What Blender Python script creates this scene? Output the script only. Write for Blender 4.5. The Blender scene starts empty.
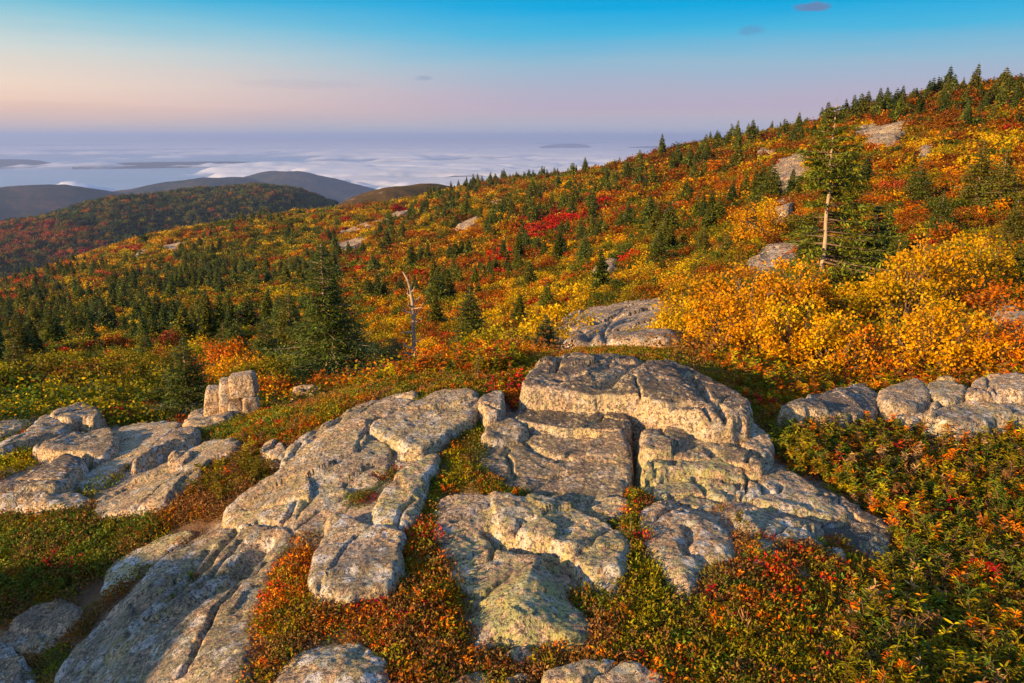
import bpy, math, random
import numpy as np

# ------------------------------------------------------------------ camera, sky, sun, exposure
SC = bpy.context.scene
COL = SC.collection
R = math.radians
EYE = 1.6
F_PX = 1024 * 28.0 / 36.0
PITCH = math.atan((341.5 - 135.0) / F_PX)
SUN_AZ = R(236.0)          # clockwise from +Y (view direction): behind-left
SUN_EL = R(14.0)

cam_d = bpy.data.cameras.new('camera')
cam_d.lens = 28.0
cam_d.sensor_width = 36.0
cam_d.clip_start = 0.1
cam_d.clip_end = 400000.0
cam = bpy.data.objects.new('camera', cam_d)
COL.objects.link(cam)
cam.location = (0, 0, EYE)
cam.rotation_euler = (math.pi / 2 - PITCH, 0, 0)
SC.camera = cam
SC.render.resolution_x, SC.render.resolution_y = 1024, 683

SC.view_settings.view_transform = 'Standard'
SC.view_settings.look = 'None'
SC.view_settings.gamma = 1.0
SC.view_settings.exposure = 1.3
SC.render.engine = 'CYCLES'
SC.cycles.use_denoising = True
SC.cycles.max_bounces = 5
SC.cycles.diffuse_bounces = 2
SC.cycles.glossy_bounces = 2
SC.cycles.transmission_bounces = 2
SC.cycles.volume_bounces = 0
SC.cycles.transparent_max_bounces = 12
SC.cycles.caustics_reflective = False
SC.cycles.caustics_refractive = False


class NT:
    """tiny helper for node trees"""
    def __init__(self, tree):
        self.t = tree
        tree.nodes.clear()

    def n(self, kind, **kw):
        nd = self.t.nodes.new(kind)
        for k, v in kw.items():
            setattr(nd, k, v)
        return nd

    def l(self, a, b):
        self.t.links.new(a, b)

    def val(self, sock, v):
        if isinstance(v, bpy.types.NodeSocket):
            self.l(v, sock)
        else:
            if isinstance(v, (tuple, list)) and len(v) == 3 and sock.type == 'RGBA':
                v = (*v, 1)
            sock.default_value = v

    def math(self, op, a, b=0.0, c=None, clamp=False):
        m = self.n('ShaderNodeMath', operation=op, use_clamp=clamp)
        self.val(m.inputs[0], a)
        self.val(m.inputs[1], b)
        if c is not None:
            self.val(m.inputs[2], c)
        return m.outputs[0]

    def mix(self, f, a, b, bt='MIX'):
        m = self.n('ShaderNodeMix', data_type='RGBA', blend_type=bt)
        self.val(m.inputs[0], f)
        self.val(m.inputs[6], a)
        self.val(m.inputs[7], b)
        return m.outputs[2]

    def noise(self, vec, scale, detail=3.0, rough=0.55, dist=0.0):
        m = self.n('ShaderNodeTexNoise')
        if vec is not None:
            self.l(vec, m.inputs['Vector'])
        m.inputs['Scale'].default_value = scale
        m.inputs['Detail'].default_value = detail
        m.inputs['Roughness'].default_value = rough
        m.inputs['Distortion'].default_value = dist
        return m.outputs[0]

    def step(self, v, a, b):
        m = self.n('ShaderNodeMapRange', interpolation_type='SMOOTHSTEP')
        self.val(m.inputs[0], v)
        m.inputs[1].default_value = a
        m.inputs[2].default_value = b
        m.inputs[3].default_value = 0.0
        m.inputs[4].default_value = 1.0
        return m.outputs[0]

    def ramp(self, v, stops, mode='LINEAR'):
        m = self.n('ShaderNodeValToRGB')
        m.color_ramp.interpolation = mode
        el = m.color_ramp.elements
        while len(el) < len(stops):
            el.new(0.5)
        for e, (p, c) in zip(el, stops):
            e.position = p
            e.color = (*c, 1)
        self.val(m.inputs[0], v)
        return m.outputs[0]


def world_sky():
    w = bpy.data.worlds.new('World')
    SC.world = w
    w.use_nodes = True
    t = NT(w.node_tree)
    sky = t.n('ShaderNodeTexSky', sky_type='NISHITA', sun_disc=False)
    sky.sun_elevation = SUN_EL
    sky.sun_rotation = SUN_AZ
    sky.altitude = 460
    sky.air_density = 1.0
    sky.dust_density = 1.2
    sky.ozone_density = 2.0
    tc = t.n('ShaderNodeTexCoord')
    sep = t.n('ShaderNodeSeparateXYZ')
    t.l(tc.outputs['Generated'], sep.inputs[0])
    x, y, z = sep.outputs
    st = 0.15
    k = 1.0 / st / (2 ** SC.view_settings.exposure)

    def c(r, g, b, s=1.0):
        return (r * k * s, g * k * s, b * k * s)
    warp = t.n('ShaderNodeMapping')
    warp.inputs['Scale'].default_value = (2.0, 2.0, 22.0)
    t.l(tc.outputs['Generated'], warp.inputs[0])
    nz = t.noise(warp.outputs[0], 2.2, 4.0, 0.55)
    zz = t.math('ADD', z, t.math('MULTIPLY', t.math('SUBTRACT', nz, 0.5), 0.018))
    e = t.math('MULTIPLY', zz, 4.0, clamp=True)      # 0..0.25 of sin(elevation)
    cool = t.ramp(e, [(0.00, c(.42, .45, .57)), (.045, c(.46, .455, .56)), (.10, c(.51, .45, .54)), (.13, c(.50, .43, .55)), (.21, c(.45, .45, .58)), (.33, c(.30, .50, .65)),
                      (.46, c(.07, .47, .74)), (.57, c(.002, .40, .75)), (.78, c(.008, .25, .58)), (1.0, c(.03, .16, .40))])
    warm = t.ramp(e, [(0.00, c(.48, .45, .53)), (.045, c(.62, .50, .50)), (.10, c(.82, .57, .47)), (.13, c(.93, .66, .50)), (.22, c(.95, .73, .57)), (.36, c(.70, .73, .68)),
                      (.47, c(.36, .62, .70)), (.58, c(.10, .50, .70)), (.78, c(.05, .30, .52)), (1.0, c(.05, .2, .42))])
    az = t.step(t.math('MULTIPLY', x, -1.0), -0.10, 0.68)
    grad = t.mix(az, cool, warm)
    # small evening cloudlets
    cl = None
    for (u, v, su, sv, amt) in CLOUDLETS:
        d = ray(u, v)
        d = d / np.linalg.norm(d)
        rx = t.math('SUBTRACT', x, float(d[0]))
        rz = t.math('SUBTRACT', z, float(d[2]))
        q = t.math('ADD', t.math('POWER', t.math('ABSOLUTE', t.math('DIVIDE', rx, su)), 2.0),
                   t.math('POWER', t.math('ABSOLUTE', t.math('DIVIDE', rz, sv)), 2.0))
        wn = t.n('ShaderNodeMapping')
        wn.inputs['Scale'].default_value = (60, 60, 190)
        t.l(tc.outputs['Generated'], wn.inputs[0])
        q = t.math('ADD', q, t.math('MULTIPLY', t.math('SUBTRACT', t.noise(wn.outputs[0], 1.4, 5, .6), .5), 2.2))
        m = t.math('MULTIPLY', t.math('MULTIPLY', t.math('SUBTRACT', 1.0, t.step(q, 0.1, 1.2)), amt), t.step(y, 0.0, 0.2))
        cl = m if cl is None else t.math('MAXIMUM', cl, m)
    grad = t.mix(cl, grad, c(.15, .22, .42))
    low = t.step(z, 0.55, 0.20)                    # above this, the plain sky
    front = t.math('MULTIPLY', low, 1.0)
    col = t.mix(front, sky.outputs[0], grad)
    bg = t.n('ShaderNodeBackground')
    bg.inputs[1].default_value = st
    t.l(col, bg.inputs[0])
    out = t.n('ShaderNodeOutputWorld')
    t.l(bg.outputs[0], out.inputs[0])


def ray(u, v):
    """direction through a point of the photograph, world axes"""
    a = (np.asarray(u, float) - 512.0) / F_PX
    b = (341.5 - np.asarray(v, float)) / F_PX
    return np.stack([a, math.cos(PITCH) + b * math.sin(PITCH), -math.sin(PITCH) + b * math.cos(PITCH)], -1)


CLOUDLETS = [(813, 7, .021, .0055, .85), (752, 30, .016, .006, .35), (425, 78, .012, .003, .3), (300, 84, .08, .006, .10)]
world_sky()

sun_d = bpy.data.lights.new('sun', 'SUN')
sun_d.energy = 5.0
sun_d.color = (1.0, 0.62, 0.26)
sun_d.angle = R(0.55)
sun = bpy.data.objects.new('sun', sun_d)
COL.objects.link(sun)
SUNV = np.array([math.sin(SUN_AZ) * math.cos(SUN_EL), math.cos(SUN_AZ) * math.cos(SUN_EL), math.sin(SUN_EL)])
from mathutils import Vector
sun.rotation_euler = Vector(SUNV).to_track_quat('Z', 'Y').to_euler()
sun.location = (-30, -20, 30)

# ------------------------------------------------------------------ numeric helpers
RNG = np.random.default_rng(7)


def _hash(ix, iy, seed):
    n = (ix.astype(np.int64) * 374761393 + iy.astype(np.int64) * 668265263 + seed * 974634777) & 0xffffffff
    n = ((n ^ (n >> 13)) * 1274126177) & 0xffffffff
    n = (n ^ (n >> 16)) & 0xffff
    return n / 65535.0


def vnoise(x, y, seed=0):
    ix, iy = np.floor(x), np.floor(y)
    fx, fy = x - ix, y - iy
    ux, uy = fx * fx * (3 - 2 * fx), fy * fy * (3 - 2 * fy)
    a, b = _hash(ix, iy, seed), _hash(ix + 1, iy, seed)
    c, d = _hash(ix, iy + 1, seed), _hash(ix + 1, iy + 1, seed)
    return (a * (1 - ux) + b * ux) * (1 - uy) + (c * (1 - ux) + d * ux) * uy * 1.0


def fbm(x, y, oct=4, seed=0, gain=0.5):
    s, amp, tot = 0.0, 1.0, 0.0
    for o in range(oct):
        ca, sa = math.cos(o * 1.3), math.sin(o * 1.3)
        s = s + amp * (vnoise((x * ca - y * sa) * 2 ** o + 17.3 * o, (x * sa + y * ca) * 2 ** o - 9.1 * o, seed + o) * 2 - 1)
        tot += amp
        amp *= gain
    return s / tot


def sstep(x, a, b):
    t = np.clip((x - a) / (b - a), 0, 1)
    return t * t * (3 - 2 * t)


class TPS:
    def __init__(self, P, z, lam=1e-3):
        self.P = P
        n = len(P)
        K = self.k(P[:, None] - P[None])
        K[np.diag_indices(n)] += lam
        A = np.zeros((n + 3, n + 3))
        A[:n, :n] = K
        A[:n, n] = 1
        A[:n, n + 1:] = P
        A[n, :n] = 1
        A[n + 1:, :n] = P.T
        self.w = np.linalg.solve(A, np.concatenate([z, np.zeros(3)]))

    @staticmethod
    def k(d):
        r2 = (d ** 2).sum(-1)
        return 0.5 * r2 * np.log(r2 + 1e-12)

    def __call__(self, Q):
        out = np.empty(len(Q))
        n = len(self.P)
        for i in range(0, len(Q), 20000):
            q = Q[i:i + 20000]
            out[i:i + 20000] = self.k(q[:, None] - self.P[None]) @ self.w[:n] + self.w[n] + q @ self.w[n + 1:]
        return out


# near points: (u, v, height) -- far points: (u, v, distance)
NEAR = [(560, 683, 0), (560, 600, 0), (560, 500, 0), (560, 441, .05), (560, 410, .09), (600, 362, .10), (700, 400, .06),
        (420, 683, 0), (430, 560, 0), (420, 470, .03), (460, 395, .10), (330, 420, -.02), (300, 560, -.08), (290, 470, -.08),
        (240, 480, -.18), (200, 500, -.26), (230, 683, -.06), (150, 600, -.26), (60, 683, -.52), (0, 640, -.58), (0, 700, -.6), (110, 620, -.42),
        (60, 540, -.42), (0, 540, -.46), (200, 545, -.27), (0, 460, -.62), (60, 470, -.56), (150, 450, -.5), (100, 430, -.72), (170, 425, -.68),
        (235, 412, -.75), (300, 405, -.65), (20, 415, -1.0), (100, 408, -1.0), (900, 550, -.12), (1010, 683, -.06), (1010, 560, -.12), (800, 683, 0), (750, 560, 0),
        (850, 430, -.08), (1010, 410, -.14), (880, 500, -.06), (700, 480, .02), (800, 420, -.02), (-150, 600, -.7), (-150, 450, -.9),
        (1180, 560, -.1), (1180, 430, -.1)]
FAR = [(-300, 430, 12), (-300, 400, 50), (-300, 352, 300), (-300, 335, 520),
       (0, 402, 13), (0, 382, 30), (0, 340, 110), (0, 312, 220), (0, 290, 420),
       (170, 400, 13), (170, 372, 32), (170, 330, 90), (170, 285, 210), (170, 238, 470),
       (340, 392, 11), (340, 372, 22), (340, 340, 46), (340, 290, 110), (340, 247, 230), (340, 212, 470),
       (512, 384, 9.5), (512, 360, 18), (512, 330, 34), (512, 280, 75), (512, 225, 160), (512, 185, 340),
       (640, 352, 9.5), (640, 325, 16), (640, 295, 28), (680, 250, 60), (680, 204, 115), (680, 157, 235),
       (850, 382, 6.8), (850, 340, 11), (850, 298, 20), (850, 252, 36), (850, 200, 62), (850, 155, 105), (850, 117, 180),
       (1010, 384, 6.6), (1020, 330, 11), (1020, 285, 19), (1020, 205, 50), (1020, 143, 95), (1020, 96, 155),
       (1300, 400, 6.6), (1300, 320, 11), (1300, 230, 40), (1300, 130, 110), (1300, 70, 170)]
BACK = [(-300, 700, -190), (0, 700, -160), (170, 720, -110), (340, 760, -82), (512, 560, -48), (680, 420, -28), (850, 330, -4), (1020, 300, 2), (1300, 320, 10)]


def to_ab(x, y):
    d = np.hypot(x, y)
    return np.stack([np.arctan2(x, y) * 2.2, np.log(np.maximum(d, 1.3))], -1)


_p, _z = [], []
for u, v, z in NEAR:
    d = ray(u, v)
    t = (z - EYE) / d[2]
    _p.append((d[0] * t, d[1] * t))
    _z.append(z)
for u, v, dist in FAR:
    d = ray(u, v)
    t = dist / math.hypot(d[0], d[1])
    _p.append((d[0] * t, d[1] * t))
    _z.append(EYE + d[2] * t)
for u, dist, z in BACK:
    d = ray(u, 250)
    t = dist / math.hypot(d[0], d[1])
    _p.append((d[0] * t, d[1] * t))
    _z.append(z)
_p = np.array(_p)
_z = np.array(_z)
# heights are fitted relative to distance so that near and far weigh alike
_sc = 1.0 + np.hypot(_p[:, 0], _p[:, 1]) * 0.25
DATUM = TPS(to_ab(_p[:, 0], _p[:, 1]), _z / _sc, 2e-3)
SHADE_KNOLL_Q, SHADE_KNOLL_S = 3.35, 5.6


def datum(x, y):
    """smooth ground height"""
    x = np.asarray(x, float)
    y = np.asarray(y, float)
    shp = x.shape
    x, y = x.ravel(), y.ravel()
    d = np.hypot(x, y)
    z = DATUM(to_ab(x, y)) * (1 + np.maximum(d, 1.3) * 0.25)
    ph = np.abs(np.arctan2(x, y))
    gen = -0.05 - 0.10 * np.maximum(0, -x) - 0.012 * d + 0.0
    gen = np.maximum(gen, -60)
    w = sstep(ph, R(44), R(70))
    z = z * (1 - w) + gen * w
    z = z * sstep(d, 0.2, 1.6) + 0.0
    # unseen rocky knoll added left of the viewer to shade the lower left slabs
    q = -0.0 + x * (SUNV[1]) + y * (-SUNV[0])
    q = q / math.cos(SUN_EL)
    s = (x * SUNV[0] + y * SUNV[1]) / math.cos(SUN_EL)
    ds = (s - SHADE_KNOLL_S - 0.25 * (q - SHADE_KNOLL_Q)) / 1.15
    dq = (q - SHADE_KNOLL_Q) / 1.5
    z = z + 2.15 * np.exp(-np.abs(ds) ** 2.4 - np.abs(dq) ** 3.0) * (1 + .22 * fbm(x * 1.3, y * 1.3, 4, 5))
    return z.reshape(shp)


def ground(x, y):
    """ground height with its unevenness"""
    d = np.hypot(x, y)
    z = datum(x, y)
    z = z + 0.03 * fbm(x * 1.4, y * 1.4, 4, 11) * sstep(d, 1, 3)
    z = z + .022 * sstep(d, 1.6, 2.0) * (1 - sstep(d, 3.9, 4.6)) * sstep(x, -1.3, -.9) * (1 - sstep(x, 1.2, 1.7))
    far = sstep(d, 12, 60)
    z = z + far * (0.9 * fbm(x / 11.0, y / 11.0, 4, 12) + np.minimum(d, 400) * 0.010 * fbm(x / 45.0, y / 45.0, 4, 13))
    return z


_T = np.exp(np.linspace(math.log(1.5), math.log(900), 900))


def hit(pts, off=0.0, fn=datum, dmin=0.0):
    """points of the photograph -> points on the ground (raised by off)"""
    pts = np.asarray(pts, float)
    D = ray(pts[:, 0], pts[:, 1])
    h = np.hypot(D[:, 0], D[:, 1])
    T = _T[None, :] / h[:, None]
    X, Y, Z = D[:, 0:1] * T, D[:, 1:2] * T, EYE + D[:, 2:3] * T
    g = Z - fn(X, Y) - off
    below = (g < 0) & (_T[None, :] > dmin)
    k = np.argmax(below, 1)
    k[~below.any(1)] = len(_T) - 1
    k = np.maximum(k, 1)
    i = np.arange(len(pts))
    g0, g1 = g[i, k - 1], g[i, k]
    f = np.clip(g0 / np.where(np.abs(g0 - g1) < 1e-9, 1, g0 - g1), 0, 1)
    t = T[i, k - 1] * (1 - f) + T[i, k] * f
    return D * t[:, None] + np.array([0, 0, EYE])


def at(u, dist):
    """point on the ground at this bearing and distance"""
    d = ray(u, 300.0)
    t = dist / math.hypot(d[0], d[1])
    x, y = d[0] * t, d[1] * t
    return x, y, float(ground(np.array([x]), np.array([y]))[0])


def project(x, y, z):
    yy = y * math.cos(PITCH) - (z - EYE) * math.sin(PITCH)
    up = y * math.sin(PITCH) + (z - EYE) * math.cos(PITCH)
    yy = np.maximum(yy, 1e-3)
    return 512 + F_PX * x / yy, 341.5 - F_PX * up / yy


def Z(ox, oy, s, *pts):
    return [(ox + a / s, oy + b / s) for a, b in pts]


def z1(*p): return Z(500, 340, 3.793, *p)
def z2(*p): return Z(380, 380, 3.793, *p)
def z3(*p): return Z(420, 500, 3.733, *p)
def z4(*p): return Z(640, 430, 3.793, *p)
def z5(*p): return Z(230, 380, 3.793, *p)
def z6(*p): return Z(200, 500, 3.733, *p)
def z7(*p): return Z(0, 370, 3.793, *p)
def z8(*p): return Z(0, 500, 3.733, *p)
def zr(*p): return Z(760, 280, 3.879, *p)
def zn(*p): return Z(500, 280, 3.879, *p)
def zh(*p): return Z(700, 90, 3.106, *p)
def zm(*p): return Z(340, 120, 2.97, *p)
def zl(*p): return Z(0, 120, 2.97, *p)


def chaikin(P, n=2, closed=True):
    P = np.asarray(P, float)
    for _ in range(n):
        if closed:
            Q = np.roll(P, -1, 0)
            P = np.stack([P * .75 + Q * .25, P * .25 + Q * .75], 1).reshape(-1, P.shape[1])
        else:
            A, B = P[:-1], P[1:]
            M = np.stack([A * .75 + B * .25, A * .25 + B * .75], 1).reshape(-1, P.shape[1])
            P = np.concatenate([P[:1], M, P[-1:]])
    return P


def seg_dist(Q, P, closed=True):
    """distance from points to a polyline"""
    A = P if closed else P[:-1]
    B = np.roll(P, -1, 0) if closed else P[1:]
    out = np.full(len(Q), 1e9)
    for a, b in zip(A, B):
        ab = b - a
        t = np.clip(((Q - a) @ ab) / max(ab @ ab, 1e-12), 0, 1)
        dd = Q - a - t[:, None] * ab
        out = np.minimum(out, np.einsum('ij,ij->i', dd, dd))
    return np.sqrt(out)


def inside(Q, P):
    c = np.zeros(len(Q), bool)
    x, y = Q[:, 0], Q[:, 1]
    for a, b in zip(P, np.roll(P, -1, 0)):
        if a[1] == b[1]:
            continue
        m = ((a[1] > y) != (b[1] > y)) & (x < (b[0] - a[0]) * (y - a[1]) / (b[1] - a[1]) + a[0])
        c ^= m
    return c


def sdist(Q, P):
    return np.where(inside(Q, P), 1, -1) * seg_dist(Q, P)


# ------------------------------------------------------------------ mesh / object helpers
def mesh(name, V, faces, mats, attrs=None, smooth=True, mat_index=None):
    """faces: list of integer arrays (n,3) or (n,4)"""
    me = bpy.data.meshes.new(name)
    V = np.asarray(V, np.float32)
    faces = [np.asarray(f, np.int32) for f in faces if len(f)]
    nl = sum(f.size for f in faces)
    nf = sum(len(f) for f in faces)
    me.vertices.add(len(V))
    me.vertices.foreach_set('co', V.ravel())
    me.loops.add(nl)
    me.polygons.add(nf)
    me.loops.foreach_set('vertex_index', np.concatenate([f.ravel() for f in faces]))
    st, s = [], 0
    for f in faces:
        st.append(s + np.arange(len(f)) * f.shape[1])
        s += f.size
    me.polygons.foreach_set('loop_start', np.concatenate(st).astype(np.int32))
    if smooth:
        me.polygons.foreach_set('use_smooth', np.ones(nf, bool))
    if mat_index is not None:
        me.polygons.foreach_set('material_index', np.asarray(mat_index, np.int32))
    for m in mats if isinstance(mats, (list, tuple)) else [mats]:
        me.materials.append(m)
    for k, v in (attrs or {}).items():
        a = me.attributes.new(k, 'FLOAT', 'POINT')
        a.data.foreach_set('value', np.asarray(v, np.float32))
    me.update(calc_edges=True)
    me.validate()
    return me


def obj(name, me, loc=(0, 0, 0), parent=None):
    o = bpy.data.objects.new(name, me)
    COL.objects.link(o)
    o.location = loc
    if parent:
        o.parent = parent
    return o


def tag(o, label=None, cat=None, group=None, kind=None):
    if label: o['label'] = label
    if cat: o['category'] = cat
    if group: o['group'] = group
    if kind: o['kind'] = kind
    return o


class MB:
    """collects geometry"""
    def __init__(self):
        self.V, self.Q, self.T, self.a = [], [], [], []
        self.n = 0

    def add(self, V, quads=None, tris=None, var=None):
        V = np.asarray(V, float)
        if quads is not None and len(quads):
            self.Q.append(np.asarray(quads) + self.n)
        if tris is not None and len(tris):
            self.T.append(np.asarray(tris) + self.n)
        self.V.append(V)
        self.a.append(np.full(len(V), 0.5) if var is None else np.broadcast_to(var, (len(V),)))
        self.n += len(V)

    def tube(self, P, r, sides=6, var=None):
        P = np.asarray(P, float)
        r = np.broadcast_to(np.asarray(r, float), (len(P),))
        t = np.gradient(P, axis=0)
        t /= np.linalg.norm(t, axis=1)[:, None] + 1e-9
        ref = np.where(np.abs(t[:, 2:3]) > .9, np.array([[1., 0, 0]]), np.array([[0, 0, 1.]]))
        a = np.cross(t, ref)
        a /= np.linalg.norm(a, axis=1)[:, None] + 1e-9
        b = np.cross(t, a)
        th = np.arange(sides) / sides * 2 * np.pi
        V = P[:, None] + r[:, None, None] * (np.cos(th)[None, :, None] * a[:, None] + np.sin(th)[None, :, None] * b[:, None])
        n = len(P)
        i, j = np.meshgrid(np.arange(n - 1), np.arange(sides), indexing='ij')
        j2 = (j + 1) % sides
        q = np.stack([i * sides + j, i * sides + j2, (i + 1) * sides + j2, (i + 1) * sides + j], -1).reshape(-1, 4)
        self.add(V.reshape(-1, 3), q, var=var)

    def leaves(self, C, D, N, L, W, var):
        """diamond leaves: base point, long axis, side hint, length, width"""
        C, D, N = (np.asarray(q, float) for q in (C, D, N))
        D = D / (np.linalg.norm(D, axis=1)[:, None] + 1e-9)
        S = np.cross(D, N)
        S /= np.linalg.norm(S, axis=1)[:, None] + 1e-9
        U = np.cross(S, D)
        L = np.broadcast_to(np.asarray(L, float), (len(C),))[:, None]
        W = np.broadcast_to(np.asarray(W, float), (len(C),))[:, None]
        V = np.stack([C, C + D * L * .45 + S * W * .5 + U * W * .15, C + D * L - U * L * .08, C + D * L * .45 - S * W * .5 + U * W * .15], 1)
        n = len(C)
        self.add(V.reshape(-1, 3), np.arange(n * 4).reshape(n, 4), var=np.repeat(var, 4))

    def folded(self, C, D, N, L, W, var):
        """leaves of two halves folded along the midrib"""
        D = D / (np.linalg.norm(D, axis=1)[:, None] + 1e-9)
        S = np.cross(D, N)
        S /= np.linalg.norm(S, axis=1)[:, None] + 1e-9
        U = np.cross(S, D)
        L = np.broadcast_to(np.asarray(L, float), (len(C),))[:, None]
        W = np.broadcast_to(np.asarray(W, float), (len(C),))[:, None]
        q = lambda a, b, c: C + D * L * a + S * W * b + U * (W * c)
        V = np.stack([C, q(.32, .42, .16), q(.70, .36, .12), C + D * L - U * L * .12, q(.70, -.36, .12), q(.32, -.42, .16)], 1)
        n = len(C)
        i = np.arange(n)[:, None] * 6
        self.add(V.reshape(-1, 3), np.concatenate([i + [[0, 1, 2, 3]], i + [[0, 3, 4, 5]]]), var=np.repeat(var, 6))

    def mesh(self, name, mats, smooth=True, mat_index=None):
        return mesh(name, np.concatenate(self.V), ([np.concatenate(self.Q)] if self.Q else []) + ([np.concatenate(self.T)] if self.T else []),
                    mats, {'var': np.concatenate(self.a)}, smooth, mat_index)


def join(a, b, name, ma, mb):
    """two builders -> one mesh with two materials"""
    V = np.concatenate(a.V + b.V)
    qa, qb = np.concatenate(a.Q), np.concatenate(b.Q) + a.n
    return mesh(name, V, [np.concatenate([qa, qb])], [ma, mb], {'var': np.concatenate(a.a + b.a)}, True,
                np.concatenate([np.zeros(len(qa)), np.ones(len(qb))]))


# ------------------------------------------------------------------ materials
def new_mat(name):
    m = bpy.data.materials.new(name)
    m.use_nodes = True
    return m, NT(m.node_tree)


def out(t, sh):
    o = t.n('ShaderNodeOutputMaterial')
    t.l(sh, o.inputs[0])


def granite(name, fine=1.0):
    m, t = new_mat(name)
    g = t.n('ShaderNodeNewGeometry')
    pos = g.outputs['Position']
    if fine != 1.0:
        mp = t.n('ShaderNodeMapping')
        mp.inputs['Scale'].default_value = (fine,) * 3
        t.l(pos, mp.inputs[0])
        pos = mp.outputs[0]
    sp = t.n('ShaderNodeSeparateXYZ')
    t.l(g.outputs['Normal'], sp.inputs[0])
    up = sp.outputs[2]
    li = t.n('ShaderNodeAttribute', attribute_type='OBJECT', attribute_name='lichen')
    ls = t.n('ShaderNodeSeparateColor')
    t.l(li.outputs['Color'], ls.inputs[0])
    kb, ky, kw = ls.outputs[0], ls.outputs[1], ls.outputs[2]
    big = t.noise(pos, 1.7, 4, .6)
    base = t.ramp(big, [(.30, (.35, .25, .175)), (.5, (.50, .36, .23)), (.7, (.57, .44, .29))])
    iron = t.step(t.noise(pos, 4.5, 5, .65, .6), .56, .72)
    base = t.mix(t.math('MULTIPLY', iron, .45), base, (.40, .215, .10))
    base = t.mix(t.math('MULTIPLY', t.step(t.noise(pos, 1.1, 4, .6, .8), .47, .62), .42), base, (.33, .315, .305))
    grain = t.noise(pos, 210, 2, .7)
    base = t.mix(1.0, base, t.ramp(grain, [(.34, (.45, .43, .43)), (.48, (.95, .95, .95)), (.66, (1.45, 1.42, 1.38))]), 'MULTIPLY')
    med = t.noise(pos, 62, 4, .72)
    base = t.mix(1.0, base, t.ramp(med, [(.36, (.42, .40, .40)), (.49, (1, 1, 1)), (.64, (1.4, 1.36, 1.3))]), 'MULTIPLY')
    pat = t.noise(pos, 7, 5, .7, .5)
    base = t.mix(1.0, base, t.ramp(pat, [(.36, (.62, .60, .62)), (.5, (1, 1, 1)), (.64, (1.25, 1.2, 1.1))]), 'MULTIPLY')
    # green-yellow crust
    n1 = t.noise(pos, 22, 6, .72, .4)
    m1 = t.noise(pos, 2.6, 3, .5)
    yl = t.math('MULTIPLY', t.step(t.math('ADD', n1, t.math('MULTIPLY', m1, .45)), .69, .76), t.math('MULTIPLY', ky, .8), clamp=True)
    base = t.mix(yl, base, t.mix(t.noise(pos, 9, 2), (.42, .37, .10), (.30, .37, .19)))
    # pale grey-green crust
    n2 = t.noise(pos, 13, 6, .7, .5)
    pl = t.math('MULTIPLY', t.step(n2, .53, .60), t.math('MULTIPLY', kw, 1.1), clamp=True)
    base = t.mix(t.math('MULTIPLY', pl, .8), base, (.36, .41, .38))
    # white rosettes
    v = t.n('ShaderNodeTexVoronoi')
    v.inputs['Scale'].default_value = 11
    dv = t.n('ShaderNodeMapping')
    t.l(pos, v.inputs['Vector'])
    n3 = t.noise(pos, 40, 4, .7)
    n3b = t.noise(pos, 3.3, 3, .6)
    wt = t.math('SUBTRACT', t.math('ADD', v.outputs['Distance'], t.math('MULTIPLY', n3, .5)), t.math('MULTIPLY', n3b, .75))
    wm = t.math('MULTIPLY', t.step(wt, .25, .17), kw, clamp=True)
    base = t.mix(t.math('MULTIPLY', wm, .85), base, (.62, .61, .60))
    # black crust on upward faces
    n4 = t.noise(pos, 38, 7, .78, .3)
    m4 = t.noise(pos, 3.1, 4, .6)
    bk = t.step(t.math('ADD', n4, t.math('MULTIPLY', t.math('SUBTRACT', m4, .5), .6)), .42, .49)
    bk = t.math('MULTIPLY', t.math('MULTIPLY', bk, t.step(up, .55, .92)), kb, clamp=True)
    base = t.mix(t.math('MULTIPLY', bk, .88), base, (.048, .042, .042))
    # scattered dark specks everywhere
    n5 = t.noise(pos, 66, 5, .75)
    base = t.mix(t.math('MULTIPLY', t.step(n5, .525, .56), .88), base, (.07, .06, .055))
    if fine != 1.0:
        ck = t.n('ShaderNodeTexVoronoi', feature='DISTANCE_TO_EDGE')
        ck.inputs['Scale'].default_value = 4.5
        wv = t.n('ShaderNodeVectorMath', operation='ADD')
        t.l(pos, wv.inputs[0])
        wn = t.n('ShaderNodeTexNoise')
        wn.inputs['Scale'].default_value = 3.0
        t.l(pos, wn.inputs['Vector'])
        t.l(wn.outputs['Color'], wv.inputs[1])
        t.l(wv.outputs[0], ck.inputs['Vector'])
        base = t.mix(t.math('MULTIPLY', t.step(ck.outputs[0], .05, .015), .8), base, (.07, .055, .045))
    b = t.n('ShaderNodeBsdfPrincipled')
    t.l(base, b.inputs['Base Color'])
    b.inputs['Roughness'].default_value = .88
    b.inputs['Specular IOR Level'].default_value = .25
    hgt = t.math('ADD', t.math('MULTIPLY', t.noise(pos, 70, 6, .7), 1.0), t.math('MULTIPLY', t.noise(pos, 18, 5, .65), 1.8))
    hgt = t.math('ADD', hgt, t.math('MULTIPLY', pl, .12))
    bp = t.n('ShaderNodeBump')
    bp.inputs['Strength'].default_value = .85
    bp.inputs['Distance'].default_value = .022 / fine
    t.l(hgt, bp.inputs['Height'])
    t.l(bp.outputs[0], b.inputs['Normal'])
    out(t, b.outputs[0])
    return m


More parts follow.
